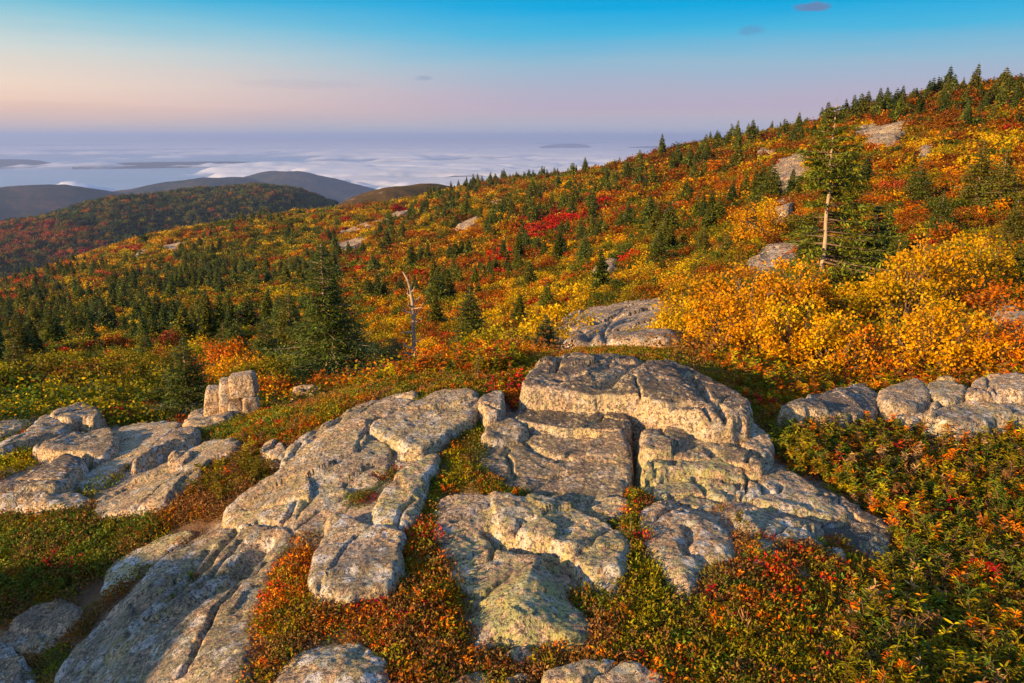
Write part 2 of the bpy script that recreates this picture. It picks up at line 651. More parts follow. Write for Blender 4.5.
def foliage(name, trans=.35, hue=.035, vari=(.55, 1.4), rough=.6):
    """leaf colour from the plant's own tint, varied leaf by leaf"""
    m, t = new_mat(name)
    a1 = t.n('ShaderNodeAttribute', attribute_type='INSTANCER', attribute_name='tint')
    a2 = t.n('ShaderNodeAttribute', attribute_type='OBJECT', attribute_name='tint')
    col = t.mix(1.0, a1.outputs['Color'], a2.outputs['Color'], 'LIGHTEN')
    va = t.n('ShaderNodeAttribute', attribute_type='GEOMETRY', attribute_name='var').outputs['Fac']
    hs = t.n('ShaderNodeHueSaturation')
    t.val(hs.inputs['Hue'], t.math('ADD', .5 - hue, t.math('MULTIPLY', t.math('FRACT', t.math('MULTIPLY', va, 7.31)), 2 * hue)))
    t.val(hs.inputs['Value'], t.math('ADD', vari[0], t.math('MULTIPLY', va, vari[1] - vari[0])))
    hs.inputs['Saturation'].default_value = 1.08
    t.l(col, hs.inputs['Color'])
    d = t.n('ShaderNodeBsdfPrincipled')
    t.l(hs.outputs[0], d.inputs['Base Color'])
    d.inputs['Roughness'].default_value = rough
    d.inputs['Specular IOR Level'].default_value = .2
    tr = t.n('ShaderNodeBsdfTranslucent')
    t.l(hs.outputs[0], tr.inputs[0])
    mx = t.n('ShaderNodeMixShader')
    mx.inputs[0].default_value = trans
    t.l(d.outputs[0], mx.inputs[1])
    t.l(tr.outputs[0], mx.inputs[2])
    out(t, mx.outputs[0])
    return m


def bark(name, c1, c2, scale=30):
    m, t = new_mat(name)
    g = t.n('ShaderNodeNewGeometry')
    mp = t.n('ShaderNodeMapping')
    mp.inputs['Scale'].default_value = (1, 1, .35)
    t.l(g.outputs['Position'], mp.inputs[0])
    n = t.noise(mp.outputs[0], scale, 5, .7)
    b = t.n('ShaderNodeBsdfPrincipled')
    t.l(t.ramp(n, [(.35, c1), (.65, c2)]), b.inputs['Base Color'])
    b.inputs['Roughness'].default_value = .9
    bp = t.n('ShaderNodeBump')
    bp.inputs['Distance'].default_value = .01
    t.l(n, bp.inputs['Height'])
    t.l(bp.outputs[0], b.inputs['Normal'])
    out(t, b.outputs[0])
    return m


def soil():
    m, t = new_mat('heath_soil')
    g = t.n('ShaderNodeNewGeometry')
    pos = g.outputs['Position']
    ln = t.n('ShaderNodeVectorMath', operation='LENGTH')
    t.l(pos, ln.inputs[0])
    dist = ln.outputs['Value']
    near = t.ramp(t.noise(pos, 6, 6, .7), [(.3, (.05, .034, .024)), (.5, (.12, .072, .042)), (.7, (.19, .12, .065))])
    n1 = t.noise(pos, .12, 5, .65)
    n2 = t.noise(pos, .9, 5, .7)
    far = t.ramp(t.math('ADD', t.math('MULTIPLY', n1, .6), t.math('MULTIPLY', n2, .4)),
                 [(.32, (.035, .032, .010)), (.45, (.10, .055, .012)), (.52, (.17, .065, .014)), (.60, (.12, .085, .016)), (.70, (.20, .06, .02))])
    col = t.mix(t.step(dist, 6, 14), near, far)
    b = t.n('ShaderNodeBsdfPrincipled')
    t.l(col, b.inputs['Base Color'])
    b.inputs['Roughness'].default_value = .95
    b.inputs['Specular IOR Level'].default_value = .1
    bp = t.n('ShaderNodeBump')
    bp.inputs['Distance'].default_value = .03
    bp.inputs['Strength'].default_value = .8
    t.l(t.noise(pos, 25, 6, .7), bp.inputs['Height'])
    t.l(bp.outputs[0], b.inputs['Normal'])
    at_ = t.n('ShaderNodeAttribute', attribute_type='GEOMETRY', attribute_name='bare')
    gr = t.n('ShaderNodeBsdfPrincipled')
    gn = t.noise(pos, 55, 5, .72)
    gp = t.noise(pos, 6, 5, .7)
    gc = t.ramp(gn, [(.36, (.09, .075, .065)), (.48, (.30, .225, .165)), (.62, (.48, .37, .27))])
    gc = t.mix(1.0, gc, t.ramp(gp, [(.36, (.45, .44, .45)), (.52, (.95, .95, .95)), (.66, (1.1, 1.15, 1.0))]), 'MULTIPLY')
    t.l(gc, gr.inputs['Base Color'])
    gr.inputs['Roughness'].default_value = .9
    gb = t.n('ShaderNodeBump')
    gb.inputs['Distance'].default_value = .02
    t.l(t.math('ADD', gn, t.math('MULTIPLY', gp, 2.0)), gb.inputs['Height'])
    t.l(gb.outputs[0], gr.inputs['Normal'])
    mx = t.n('ShaderNodeMixShader')
    t.l(at_.outputs['Fac'], mx.inputs[0])
    t.l(b.outputs[0], mx.inputs[1])
    t.l(gr.outputs[0], mx.inputs[2])
    out(t, mx.outputs[0])
    return m


def ridge_mat(name, stops, scale, rock=None, rscale=.004):
    m, t = new_mat(name)
    g = t.n('ShaderNodeNewGeometry')
    pos = g.outputs['Position']
    n = t.math('ADD', t.math('MULTIPLY', t.noise(pos, scale, 6, .7), .6), t.math('MULTIPLY', t.noise(pos, scale * 9, 4, .7), .4))
    col = t.ramp(n, stops)
    if rock:
        col = t.mix(t.step(t.noise(pos, rscale, 6, .7), .56, .62), col, rock)
    b = t.n('ShaderNodeBsdfPrincipled')
    t.l(col, b.inputs['Base Color'])
    b.inputs['Roughness'].default_value = 1
    b.inputs['Specular IOR Level'].default_value = 0
    out(t, b.outputs[0])
    return m


GRANITE = granite('lichened_granite')
GRANITE_FAR = granite('hillside_granite', .12)
LEAF = foliage('autumn_leaves', .38, .016)
HEATH = foliage('heath_leaves', .30, .028, (.58, 1.65))
NEEDLE = foliage('spruce_needles', .15, .02, (.55, 1.5))
BARK_SPRUCE = bark('spruce_bark', (.10, .075, .055), (.26, .20, .15))
BARK_PALE = bark('weathered_bark', (.20, .155, .11), (.40, .32, .23))
BARK_TWIG = bark('twig_bark', (.07, .045, .03), (.17, .11, .075))
SOIL = soil()

# ------------------------------------------------------------------ ground sheet
def build_ground():
    phis = np.concatenate([np.linspace(-180, -48, 60, endpoint=False), np.linspace(-48, 48, 400, endpoint=False), np.linspace(48, 180, 60, endpoint=False)])
    ph = np.radians(phis)
    ds = np.concatenate([np.linspace(.05, 1.2, 8, endpoint=False), np.exp(np.linspace(math.log(1.2), math.log(780), 460))])
    D, P = np.meshgrid(ds, ph, indexing='ij')
    X, Y = D * np.sin(P), D * np.cos(P)
    Zz = ground(X, Y)
    n, mcols = D.shape
    V = np.stack([X, Y, Zz], -1).reshape(-1, 3)
    i, j = np.meshgrid(np.arange(n - 1), np.arange(mcols), indexing='ij')
    j2 = (j + 1) % mcols
    q = np.stack([i * mcols + j, i * mcols + j2, (i + 1) * mcols + j2, (i + 1) * mcols + j], -1).reshape(-1, 4)[:, ::-1]
    V = np.concatenate([V, [[0, 0, float(Zz[0].mean())]]])
    Q = V[:, :2]
    for Pp, off in SLABS:
        if np.hypot(*Pp.mean(0)) > 9:
            continue
        lo, hi = Pp.min(0), Pp.max(0)
        kk = np.where(((Q > lo) & (Q < hi)).all(1))[0]
        if len(kk):
            V[kk, 2] -= .16 * sstep(sdist(Q[kk], Pp), .012, .06)
    c = np.stack([np.full(mcols, len(V) - 1), np.arange(mcols), (np.arange(mcols) + 1) % mcols], -1)[:, ::-1]
    # outer apron drops to the sea
    ck = hit([(631, 405), (632, 425), (634, 445), (636, 470), (638, 495)])[:, :2]
    kk = np.where(np.hypot(Q[:, 0], Q[:, 1]) < 6)[0]
    V[kk, 2] -= .30 * np.exp(-(seg_dist(Q[kk], ck, closed=False) / .055) ** 2)
    bare = np.zeros(len(V))
    for Pp in LEDGE:
        kk = np.where(np.hypot(Q[:, 0], Q[:, 1]) < 9)[0]
        bare[kk] = np.maximum(bare[kk], sstep(sdist(Q[kk], Pp) + .06 * fbm(Q[kk, 0] * 5, Q[kk, 1] * 5, 3, 9), -.02, .05))
    o = obj('ground', mesh('ground', V, [q, c], SOIL, {'bare': bare}))
    o['lichen'] = (.6, .5, .5)
    tag(o, kind='structure')



# ------------------------------------------------------------------ sea, far hills, islands, fog, haze
SEA = -460.0


def flat(name, x0, x1, y0, y1, z, mat, kind):
    me = mesh(name, [(x0, y0, z), (x1, y0, z), (x1, y1, z), (x0, y1, z)], [[(0, 1, 2, 3)]], mat, smooth=False)
    return tag(obj(name, me), kind=kind)


def sea_mat():
    m, t = new_mat('sea_water')
    g = t.n('ShaderNodeNewGeometry')
    b = t.n('ShaderNodeBsdfPrincipled')
    b.inputs['Base Color'].default_value = (.10, .14, .20, 1)
    b.inputs['Roughness'].default_value = .35
    mp = t.n('ShaderNodeMapping')
    mp.inputs['Scale'].default_value = (.0006, .004, 1)
    t.l(g.outputs['Position'], mp.inputs[0])
    n = t.noise(mp.outputs[0], 1.0, 5, .6)
    t.l(t.ramp(n, [(.35, (.18, .27, .38)), (.65, (.28, .37, .48))]), b.inputs['Base Color'])
    out(t, b.outputs[0])
    return m


flat('sea', -150000, 150000, -20000, 150000, SEA, sea_mat(), 'structure')


def ridge(name, crest, base, wf, wb, mat, amp=12.0, seed=1, nx=160, ny=70, tn=None, extra=None):
    nx, ny = nx * 2, ny
    """a hill: crest points (u, v, distance), falling away in front and behind"""
    pts = []
    for u, v, d in crest:
        r = ray(u, v)
        t = d / math.hypot(r[0], r[1])
        pts.append((math.atan2(r[0], r[1]), d, EYE + r[2] * t))
    pts = np.array(pts)
    ph = np.linspace(pts[0, 0], pts[-1, 0], nx)
    order = np.argsort(pts[:, 0])
    pts = pts[order]
    P3 = chaikin(pts, 2, closed=False)
    dc = np.interp(ph, P3[:, 0], P3[:, 1])
    zc = np.interp(ph, P3[:, 0], P3[:, 2])
    s = np.linspace(-1, 1, ny)
    S, PH = np.meshgrid(s, ph, indexing='ij')
    DC, ZC = np.broadcast_to(dc, S.shape), np.broadcast_to(zc, S.shape)
    D = DC + np.where(S < 0, S * wf, S * wb)
    X, Y = D * np.sin(PH), D * np.cos(PH)
    prof = np.cos(S * np.pi / 2) ** 1.15
    Zz = base + (ZC - base) * prof
    sc = (wf + wb) / 2
    Zz = Zz + amp * fbm(X / sc * 3, Y / sc * 3, 5, seed) * np.clip(1.2 - np.abs(S) * .4, 0, 1) * (ZC > base)
    n, mc = S.shape
    i, j = np.meshgrid(np.arange(n - 1), np.arange(mc - 1), indexing='ij')
    q = np.stack([i * mc + j, i * mc + j + 1, (i + 1) * mc + j + 1, (i + 1) * mc + j], -1).reshape(-1, 4)
    o = obj(name, mesh(name, np.stack([X, Y, Zz], -1).reshape(-1, 3), [q], mat))
    tag(o, kind='structure')
    return o, (ph, dc, zc, wf, wb, base, X, Y, Zz)


M_H2 = ridge_mat('wooded_ridge', [(.35, (.018, .024, .008)), (.5, (.05, .04, .012)), (.6, (.09, .055, .015)), (.7, (.15, .05, .015))], .01, (.26, .19, .15), .008)
M_FAR = ridge_mat('far_wooded_hill', [(.38, (.010, .020, .020)), (.5, (.03, .036, .030)), (.62, (.085, .052, .042))], .0045)
M_DOME = ridge_mat('granite_dome', [(.35, (.03, .03, .01)), (.55, (.10, .06, .02)), (.7, (.14, .06, .02))], .02, (.50, .32, .25), .012)
M_ISLE = ridge_mat('island_woods', [(.35, (.03, .035, .03)), (.7, (.05, .05, .045))], .0016)

_, HILL2 = ridge('hill', [(-420, 262, 1150), (-200, 246, 1250), (0, 226, 1350), (90, 206, 1400), (170, 195, 1450), (245, 187, 1500), (292, 190, 1550), (330, 203, 1600),
                       (370, 222, 1650), (440, 250, 1700), (520, 280, 1750)], -330, 760, 900, M_H2, 26, 3, 220, 120)
ridge('hill', [(300, 230, 840), (335, 206, 860), (365, 192, 880), (398, 183, 900), (430, 182, 930), (470, 188, 960), (520, 200, 1000), (600, 225, 1050)], -190, 260, 400, M_DOME, 7, 4, 160, 60)
ridge('hill', [(-400, 215, 4000), (-200, 200, 4100), (-60, 196, 4200), (0, 191, 4200), (40, 187, 4250), (65, 187, 4300), (90, 191, 4300), (130, 200, 4400), (190, 215, 4400)], SEA - 10, 1300, 1500, M_FAR, 40, 5)
ridge('hill', [(40, 212, 5000), (85, 196, 5000), (120, 189, 5050), (165, 183, 5100), (210, 178, 5150), (236, 176, 5200), (258, 180, 5250), (280, 190, 5300), (320, 210, 5300)], SEA - 10, 1300, 1500, M_FAR, 40, 6)
ridge('hill', [(205, 196, 6200), (228, 184, 6200), (250, 177, 6200), (272, 172.5, 6250), (300, 172, 6250), (326, 178, 6300), (350, 186, 6300), (400, 198, 6300)], SEA - 10, 1200, 1500, M_FAR, 36, 7)
ridge('hill', [(330, 200, 7600), (365, 186, 7600), (400, 183, 7600), (440, 180, 7700), (470, 178, 7800), (500, 180, 7900), (540, 188, 8000), (580, 198, 8000)], SEA - 10, 1300, 1500, M_FAR, 25, 8)
ridge('hill', [(420, 186, 10500), (450, 175, 10500), (478, 171, 10500), (500, 173, 10500), (540, 182, 10500)], SEA - 10, 1000, 1200, M_FAR, 15, 9)
for k, (u0, u1, v, d, h) in enumerate([(72, 296, 161.5, 13500, 3), (-60, 52, 159, 14500, 2.5), (352, 458, 162, 13200, 2.5), (540, 592, 143.5, 27000, 1.2), (620, 690, 145.5, 25000, 1.2)]):
    um = (u0 + u1) / 2
    ridge('island', [(u0, v + h + 2, d), (u0 * .8 + u1 * .2, v + 1.2, d), (um, v, d), (u1 * .85 + u0 * .15, v + .6, d), (u1, v + h + 2, d)], SEA - 12, 900, 900, M_ISLE, 10, 20 + k, 90, 24)


def fog_mat():
    m, t = new_mat('sea_fog')
    g = t.n('ShaderNodeNewGeometry')
    sp = t.n('ShaderNodeSeparateXYZ')
    t.l(g.outputs['Position'], sp.inputs[0])
    mp = t.n('ShaderNodeMapping')
    mp.inputs['Scale'].default_value = (.0007, .0011, .004)
    t.l(g.outputs['Position'], mp.inputs[0])
    n = t.noise(mp.outputs[0], 1.0, 7, .62)
    hh = t.math('ADD', sp.outputs[2], t.math('MULTIPLY', t.math('SUBTRACT', n, .5), 150.0))
    a = t.step(hh, SEA - 5, SEA + 55)
    d = t.n('ShaderNodeBsdfDiffuse')
    d.inputs[0].default_value = (.86, .91, 1.0, 1)
    tl = t.n('ShaderNodeBsdfTranslucent')
    tl.inputs[0].default_value = (.86, .91, 1.0, 1)
    ms = t.n('ShaderNodeMixShader')
    ms.inputs[0].default_value = .4
    t.l(d.outputs[0], ms.inputs[1])
    t.l(tl.outputs[0], ms.inputs[2])
    tr = t.n('ShaderNodeBsdfTransparent')
    mx = t.n('ShaderNodeMixShader')
    t.l(t.math('MULTIPLY', a, .97), mx.inputs[0])
    t.l(tr.outputs[0], mx.inputs[1])
    t.l(ms.outputs[0], mx.inputs[2])
    out(t, mx.outputs[0])
    return m


def fog_bank():
    ph = np.radians(np.linspace(-52, 48, 420))
    d = np.exp(np.linspace(math.log(4300), math.log(60000), 320))
    D, P = np.meshgrid(d, ph, indexing='ij')
    X, Y = D * np.sin(P), D * np.cos(P)
    # where the bank lies: thicker far out and to the right
    u, v = project(X, Y, np.full_like(X, SEA))
    cover = 1.7 * fbm(P * 6, np.log(D) * 15, 4, 31) + .6 * fbm(P * 26, np.log(D) * 34, 4, 33)
    cover = cover + sstep(v, 172, 150) * .40 - .22
    cover = cover + sstep(u, 250, 400) * .42 - sstep(v, 176, 196) * .5 * (u < 290)
    # openings where dark islands lie
    for (cu, cv, ru, rv) in [(185, 162, 125, 5), (20, 159, 60, 4), (405, 162, 60, 4), (60, 178, 150, 9), (572, 144, 40, 3)]:
        cover = cover - .9 * np.exp(-((u - cu) / ru) ** 4 - ((v - cv) / rv) ** 2)
    for (cu, cv, ru, rv, k) in [(250, 168, 60, 5, .8), (400, 150, 120, 7, .5), (340, 178, 50, 8, 1.6), (480, 176, 60, 6, .8), (200, 186, 60, 4, .4), (430, 167, 90, 3, .7), (620, 155, 120, 8, .5)]:
        cover = cover + .55 * k * np.exp(-((u - cu) / ru) ** 2 - ((v - cv) / rv) ** 2)
    h = 95 * np.clip(cover + .26, -.5, .9) + 26 * fbm(X / 700, Y / 700, 4, 35)
    Zz = SEA + h
    n, mc = D.shape
    i, j = np.meshgrid(np.arange(n - 1), np.arange(mc - 1), indexing='ij')
    q = np.stack([i * mc + j, i * mc + j + 1, (i + 1) * mc + j + 1, (i + 1) * mc + j], -1).reshape(-1, 4)
    keep = (h.ravel()[q] > -40).any(1)
    o = obj('fog_bank', mesh('fog_bank', np.stack([X, Y, Zz], -1).reshape(-1, 3), [q[keep]], fog_mat()))
    tag(o, 'low white fog bank lying over the blue sea', 'fog', kind='stuff')


fog_bank()


def haze():
    m, t = new_mat('air')
    v = t.n('ShaderNodeVolumePrincipled')
    v.inputs['Color'].default_value = (.34, .49, .93, 1)
    v.inputs['Density'].default_value = 6.6e-5
    v.inputs['Anisotropy'].default_value = 0.1
    o = t.n('ShaderNodeOutputMaterial')
    t.l(v.outputs[0], o.inputs['Volume'])
    x, y0, y1, z0, z1_ = 100000, -15000, 110000, SEA - 15, 60
    V = [(-x, y0, z0), (x, y0, z0), (x, y1, z0), (-x, y1, z0), (-x, y0, z1_), (x, y0, z1_), (x, y1, z1_), (-x, y1, z1_)]
    Fq = [(3, 2, 1, 0), (4, 5, 6, 7), (0, 1, 5, 4), (1, 2, 6, 5), (2, 3, 7, 6), (3, 0, 4, 7)]
    tag(obj('haze', mesh('haze', V, [Fq], m, smooth=False)), kind='stuff')


haze()

# ------------------------------------------------------------------ granite slabs
SLABS = []            # world outlines, for keeping plants off bare rock


def slab(label, pts, off=.05, rad=.06, lich=(.5, .5, .4), grooves=(), raises=(), cell=.007, skirt=.55, k=4.5, amp=1.0,
         name='rock', cat='rock slab', group='granite slabs of the summit ledge', mat=None, wob=1.0, seed=None, scale=1.0, fn=datum, dome=0.0, dmin=0.0, lift=0.0, grow=.012):
    off = off + lift
    if scale == 1.0:
        rad *= .55
    seed = len(SLABS) * 7 + 3 if seed is None else seed
    W = hit(pts, off, fn, dmin)[:, :2]
    P = chaikin(W, 2)
    T = skirt
    ext = T / k + .02 * scale
    lo, hi = P.min(0) - ext, P.max(0) + ext
    nx, ny = [max(6, int(math.ceil(s / cell))) for s in (hi - lo)]
    nx, ny = min(nx, 460), min(ny, 460)
    gx, gy = np.linspace(lo[0], hi[0], nx), np.linspace(lo[1], hi[1], ny)
    X, Y = np.meshgrid(gx, gy, indexing='ij')
    Q = np.stack([X.ravel(), Y.ravel()], 1)
    x, y = Q.T
    xs, ys = x / scale, y / scale
    s = sdist(Q, P) + grow * scale + wob * scale * (.020 * fbm(xs * 9, ys * 9, 3, seed) + .011 * fbm(xs * 32, ys * 32, 2, seed + 5))
    r = np.minimum(np.maximum(s, 0) / rad, 1)
    drop = rad * .75 * (1 - np.sqrt(np.maximum(0, 1 - (1 - r) ** 2.2)))
    drop = drop + np.where(s < 0, -s * k, 0)
    h = off - drop
    inn = sstep(s, 0, rad)
    und = .022 * fbm(xs * 2.6 + seed, ys * 2.6, 4, seed + 1) + .014 * fbm(xs * 9, ys * 9, 4, seed + 2, .6) + .005 * fbm(xs * 45, ys * 45, 3, seed + 3)
    # weathered steps of the sheeting
    und = und + .007 * np.round(3 * fbm(xs * 3.1, ys * 4.2, 3, seed + 8)) / 1.5 * .6
    h = h + amp * scale * und * (.35 + .65 * inn)
    # fracture facets and joints
    lr = np.random.default_rng(seed + 500)
    area = float(np.prod(hi - lo)) / scale ** 2
    nc = int(np.clip(area * 11, 4, 60))
    cc = lr.uniform(lo, hi, (nc, 2))
    wq = Q + .05 * scale * np.stack([fbm(xs * 6, ys * 6, 3, seed + 21), fbm(xs * 6 + 9, ys * 6, 3, seed + 22)], 1)
    ang = .6
    St = np.array([[math.cos(ang), math.sin(ang)], [-math.sin(ang) * 1.9, math.cos(ang) * 1.9]])
    best = np.argmin(((wq[:, None] @ St.T - (cc @ St.T)[None]) ** 2).sum(-1), 1) if nc else 0
    tilt, offc = lr.normal(0, .05, (nc, 2)), lr.normal(0, .006, nc) * scale
    h = h + amp * (offc[best] + ((Q - cc[best]) * tilt[best]).sum(1).clip(-.02 * scale, .02 * scale))
    if scale == 1.0 and amp > .7:
        for _ in range(int(2 + area * 4.5)):
            c0 = lr.uniform(lo, hi)
            a0 = lr.choice([.75, .95, 1.45, -.35]) + lr.normal(0, .18)
            l0 = lr.uniform(.12, .32)
            tt = np.linspace(-l0, l0, 7)[:, None]
            g0 = c0 + tt * np.array([math.cos(a0), math.sin(a0)]) + lr.normal(0, .012, (7, 2))
            h = h - lr.uniform(.015, .045) * np.exp(-(seg_dist(Q, g0, closed=False) / lr.uniform(.006, .011)) ** 2)
    if dome:
        h = h + dome * (1 - np.exp(-np.maximum(s, 0) / (rad * 2.5)))
    for gp, gw, gd in grooves:
        gpw = chaikin(hit(gp, off, fn, dmin)[:, :2], 2, closed=False)
        dd = seg_dist(Q, gpw, closed=False) + .4 * gw * fbm(xs * 14, ys * 14, 2, seed + 9)
        h = h - gd * np.exp(-(np.maximum(dd, 0) / gw) ** 2)
    for rp, rh, rw in raises:
        rpw = chaikin(hit(rp, off, fn, dmin)[:, :2], 2)
        ss = sdist(Q, rpw) + .012 * scale * fbm(xs * 9, ys * 9, 3, seed + 12)
        h = h + rh * sstep(ss, -rw * .5, rw * .5)
    z = fn(x, y) + h
    n, mc = X.shape
    i, j = np.meshgrid(np.arange(n - 1), np.arange(mc - 1), indexing='ij')
    q = np.stack([i * mc + j, (i + 1) * mc + j, (i + 1) * mc + j + 1, i * mc + j + 1], -1).reshape(-1, 4)
    keep = (s[q] > -T / k).any(1)
    q = q[keep]
    used = np.unique(q)
    remap = np.full(len(Q), -1)
    remap[used] = np.arange(len(used))
    V = np.stack([x, y, z], 1)[used]
    c = np.array([P[:, 0].mean(), P[:, 1].mean(), 0])
    c[2] = float(fn(c[0:1], c[1:2])[0])
    o = obj(name, mesh(name, V - c, [remap[q]], mat or GRANITE), c)
    o['lichen'] = tuple(float(v) for v in lich)
    tag(o, label, cat, group, 'thing')
    SLABS.append((P, off))
    return o


def bare_rock(Q, margin=0.0):
    """true where a point is on bare rock"""
    m = np.zeros(len(Q), bool)
    for P, off in SLABS:
        lo, hi = P.min(0), P.max(0)
        k = ((Q > lo) & (Q < hi)).all(1) & ~m
        if k.any():
            kk = np.where(k)[0]
            m[kk] = sdist(Q[kk], P) > margin
    return m


# -- the raised block and its bench
slab('highest raised granite block with golden front face and dark grooved top',
     z1((88, 175), (105, 112), (165, 70), (215, 66), (270, 45), (400, 45), (520, 58), (600, 70), (700, 92), (800, 132), (900, 190), (955, 245), (930, 285),
        (860, 300), (780, 290), (700, 262), (640, 240), (560, 212), (480, 198), (400, 190), (330, 198), (250, 188), (170, 180)),
     off=.205, rad=.07, lich=(1.0, .35, .25), skirt=.5, k=7,
     grooves=[(z1((200, 120), (215, 85), (225, 66)), .016, .06), (z1((225, 150), (290, 132), (310, 128)), .02, .03),
              (z1((380, 170), (420, 145), (470, 115), (520, 95), (540, 62)), .022, .06), (z1((360, 110), (430, 80), (500, 72)), .016, .025),
              (z1((720, 120), (770, 180), (800, 235), (850, 290)), .018, .06), (z1((410, 165), (470, 120)), .03, .03),
              (z1((640, 245), (720, 230), (800, 290)), .02, .03)],
     raises=[(z1((430, 165), (520, 110), (620, 100), (700, 130), (760, 190), (740, 230), (640, 220), (560, 200), (480, 180)), .02, .05)])
slab('low dark-topped bench of granite stepped in front of the highest block',
     z2((522, 140), (532, 116), (600, 102), (700, 120), (800, 125), (905, 112), (932, 116), (936, 150), (930, 175), (870, 188), (700, 184), (610, 175), (555, 160)),
     off=.088, rad=.035, lich=(1.0, .5, .25), k=7, skirt=.3)
slab('wide golden slab in the middle of the ledge with a curved step across it',
     z2((372, 275), (400, 235), (500, 218), (620, 206), (760, 203), (900, 206), (935, 226), (950, 270), (945, 340), (938, 418), (895, 432), (700, 462), (640, 468), (590, 462), (560, 410), (470, 390), (400, 325)),
     off=.045, rad=.05, lich=(.75, .45, .3), k=6, grow=0,
     raises=[(z2((560, 225), (620, 190), (900, 190), (985, 230), (985, 292), (860, 300), (700, 290), (630, 272), (590, 250)), .012, .03)],
     grooves=[(z2((560, 235), (600, 262), (640, 285), (720, 298)), .012, .018)])
slab('small rounded granite piece at the left end of the bench',
     z2((378, 200), (410, 155), (480, 140), (520, 155), (556, 198), (500, 212), (400, 226)), off=.075, rad=.05, lich=(.6, .3, .5))
slab('triangular golden stone wedged in the mossy crack below the wide slab',
     z2((715, 488), (790, 462), (880, 448), (925, 452), (937, 480), (930, 528), (880, 545), (800, 515)), off=.035, rad=.04, lich=(.2, .5, .2))
slab('rounded slab right of the deep crack just below the highest block',
     z1((528, 375), (565, 332), (650, 312), (760, 310), (820, 345), (900, 388), (1000, 445), (1012, 475), (960, 488), (850, 448), (800, 438), (650, 430), (540, 440)),
     off=.10, rad=.055, lich=(.7, .7, .3), k=6, grow=0, grooves=[(z1((800, 400), (815, 425), (825, 440)), .02, .04)])
slab('pale blue-grey slab sloping away right of the highest block',
     z1((795, 318), (880, 292), (950, 310), (1010, 350), (1035, 420), (1005, 440), (920, 388), (850, 348)), off=.085, rad=.05, lich=(.3, .2, .9))
slab('yellow lichened ledge second below the highest block, right of the crack',
     z1((540, 468), (605, 440), (700, 442), (850, 452), (945, 488), (945, 522), (880, 522), (800, 512), (680, 498), (565, 520), (538, 540)), off=.062, rad=.045, grow=0, lich=(.4, .95, .2), k=6,
     grooves=[(z1((650, 445), (665, 465), (655, 480)), .016, .03)])
slab('yellow rounded ledge third below the highest block, right of the crack',
     z1((540, 552), (605, 530), (740, 520), (860, 530), (898, 560), (885, 596), (830, 600), (770, 575), (700, 580), (600, 584), (550, 580)), off=.040, rad=.04, grow=.004, lich=(.3, .9, .2), k=6,
     grooves=[(z1((740, 530), (770, 550), (785, 585)), .014, .03)])
slab('thin mossy sliver of rock above the broad round boulder right of the crack',
     z1((600, 592), (720, 586), (800, 608), (842, 652), (780, 648), (680, 616)), off=.03, rad=.03, lich=(.3, .7, .4), skirt=.3)
slab('broad round boulder mottled white and gold, right of the crack foot',
     z4((0, 290), (60, 262), (130, 262), (230, 296), (300, 330), (350, 378), (378, 430), (355, 475), (290, 490), (230, 500), (215, 560), (200, 596), (150, 585), (80, 520), (22, 450), (0, 390)),
     off=.075, rad=.11, lich=(.3, .7, .75), grooves=[(z4((180, 355), (200, 400), (160, 450), (250, 490)), .02, .025)], dome=.02)
slab('small tan rounded stone beside the broad round boulder', z4((345, 292), (400, 268), (450, 285), (482, 320), (465, 368), (420, 380), (368, 350)), lift=.025, off=.05, rad=.06, lich=(.1, .5, .3))
slab('long pale yellow slab reaching right towards the heath', z4((425, 245), (520, 233), (650, 248), (760, 278), (802, 320), (720, 325), (640, 300), (540, 285), (470, 278)), off=.055, rad=.04, lich=(.2, .8, .5))
slab('white-flecked stone under the long pale yellow slab', z4((468, 372), (530, 330), (620, 328), (690, 378), (702, 418), (610, 432), (540, 412), (480, 402)), lift=.025, off=.04, rad=.05, lich=(.2, .5, 1.0))
slab('outermost right slab patched black and white beside the heath',
     z4((690, 335), (760, 318), (850, 338), (972, 378), (935, 405), (942, 468), (880, 490), (820, 470), (740, 400), (690, 372)), off=.05, rad=.06, lich=(1.0, .5, .9))
slab('green-grey slab behind the long pale yellow slab', z4((440, 172), (500, 140), (580, 158), (650, 198), (702, 236), (600, 238), (500, 226)), off=.06, rad=.05, lich=(.4, .6, .7))
slab('black-crusted sliver at the upper right rim of the ledge', z4((705, 240), (760, 238), (850, 298), (950, 343), (968, 370), (870, 338), (800, 308)), off=.055, rad=.04, lich=(1.0, .1, .6))
slab('little greenish wedge between the third ledge and the pale slab', z4((365, 212), (430, 192), (452, 228), (385, 262)), off=.05, rad=.04, lich=(.2, .6, .8), skirt=.3)
slab('fist-sized tan stone in red and green ground cover', z4((428, 432), (470, 408), (507, 430), (500, 466), (450, 472)), lift=.025, off=.035, rad=.035, lich=(.1, .6, .3), skirt=.3)
slab('flat white lichened stone in the ground cover below the pale slabs', z4((555, 480), (620, 490), (645, 540), (682, 560), (660, 592), (590, 575), (560, 530)), lift=.025, off=.02, rad=.03, lich=(.4, .2, 1.0), skirt=.3)
slab('small bluish stone in front of the outermost right slab', z4((708, 450), (760, 453), (787, 490), (750, 516), (708, 492)), lift=.025, off=.03, rad=.035, lich=(.1, .2, .9), skirt=.3)
slab('half-buried white stone left of the flat lichened stone', z4((395, 500), (450, 493), (482, 520), (430, 542)), lift=.025, off=.02, rad=.03, lich=(.2, .3, 1.0), skirt=.3)

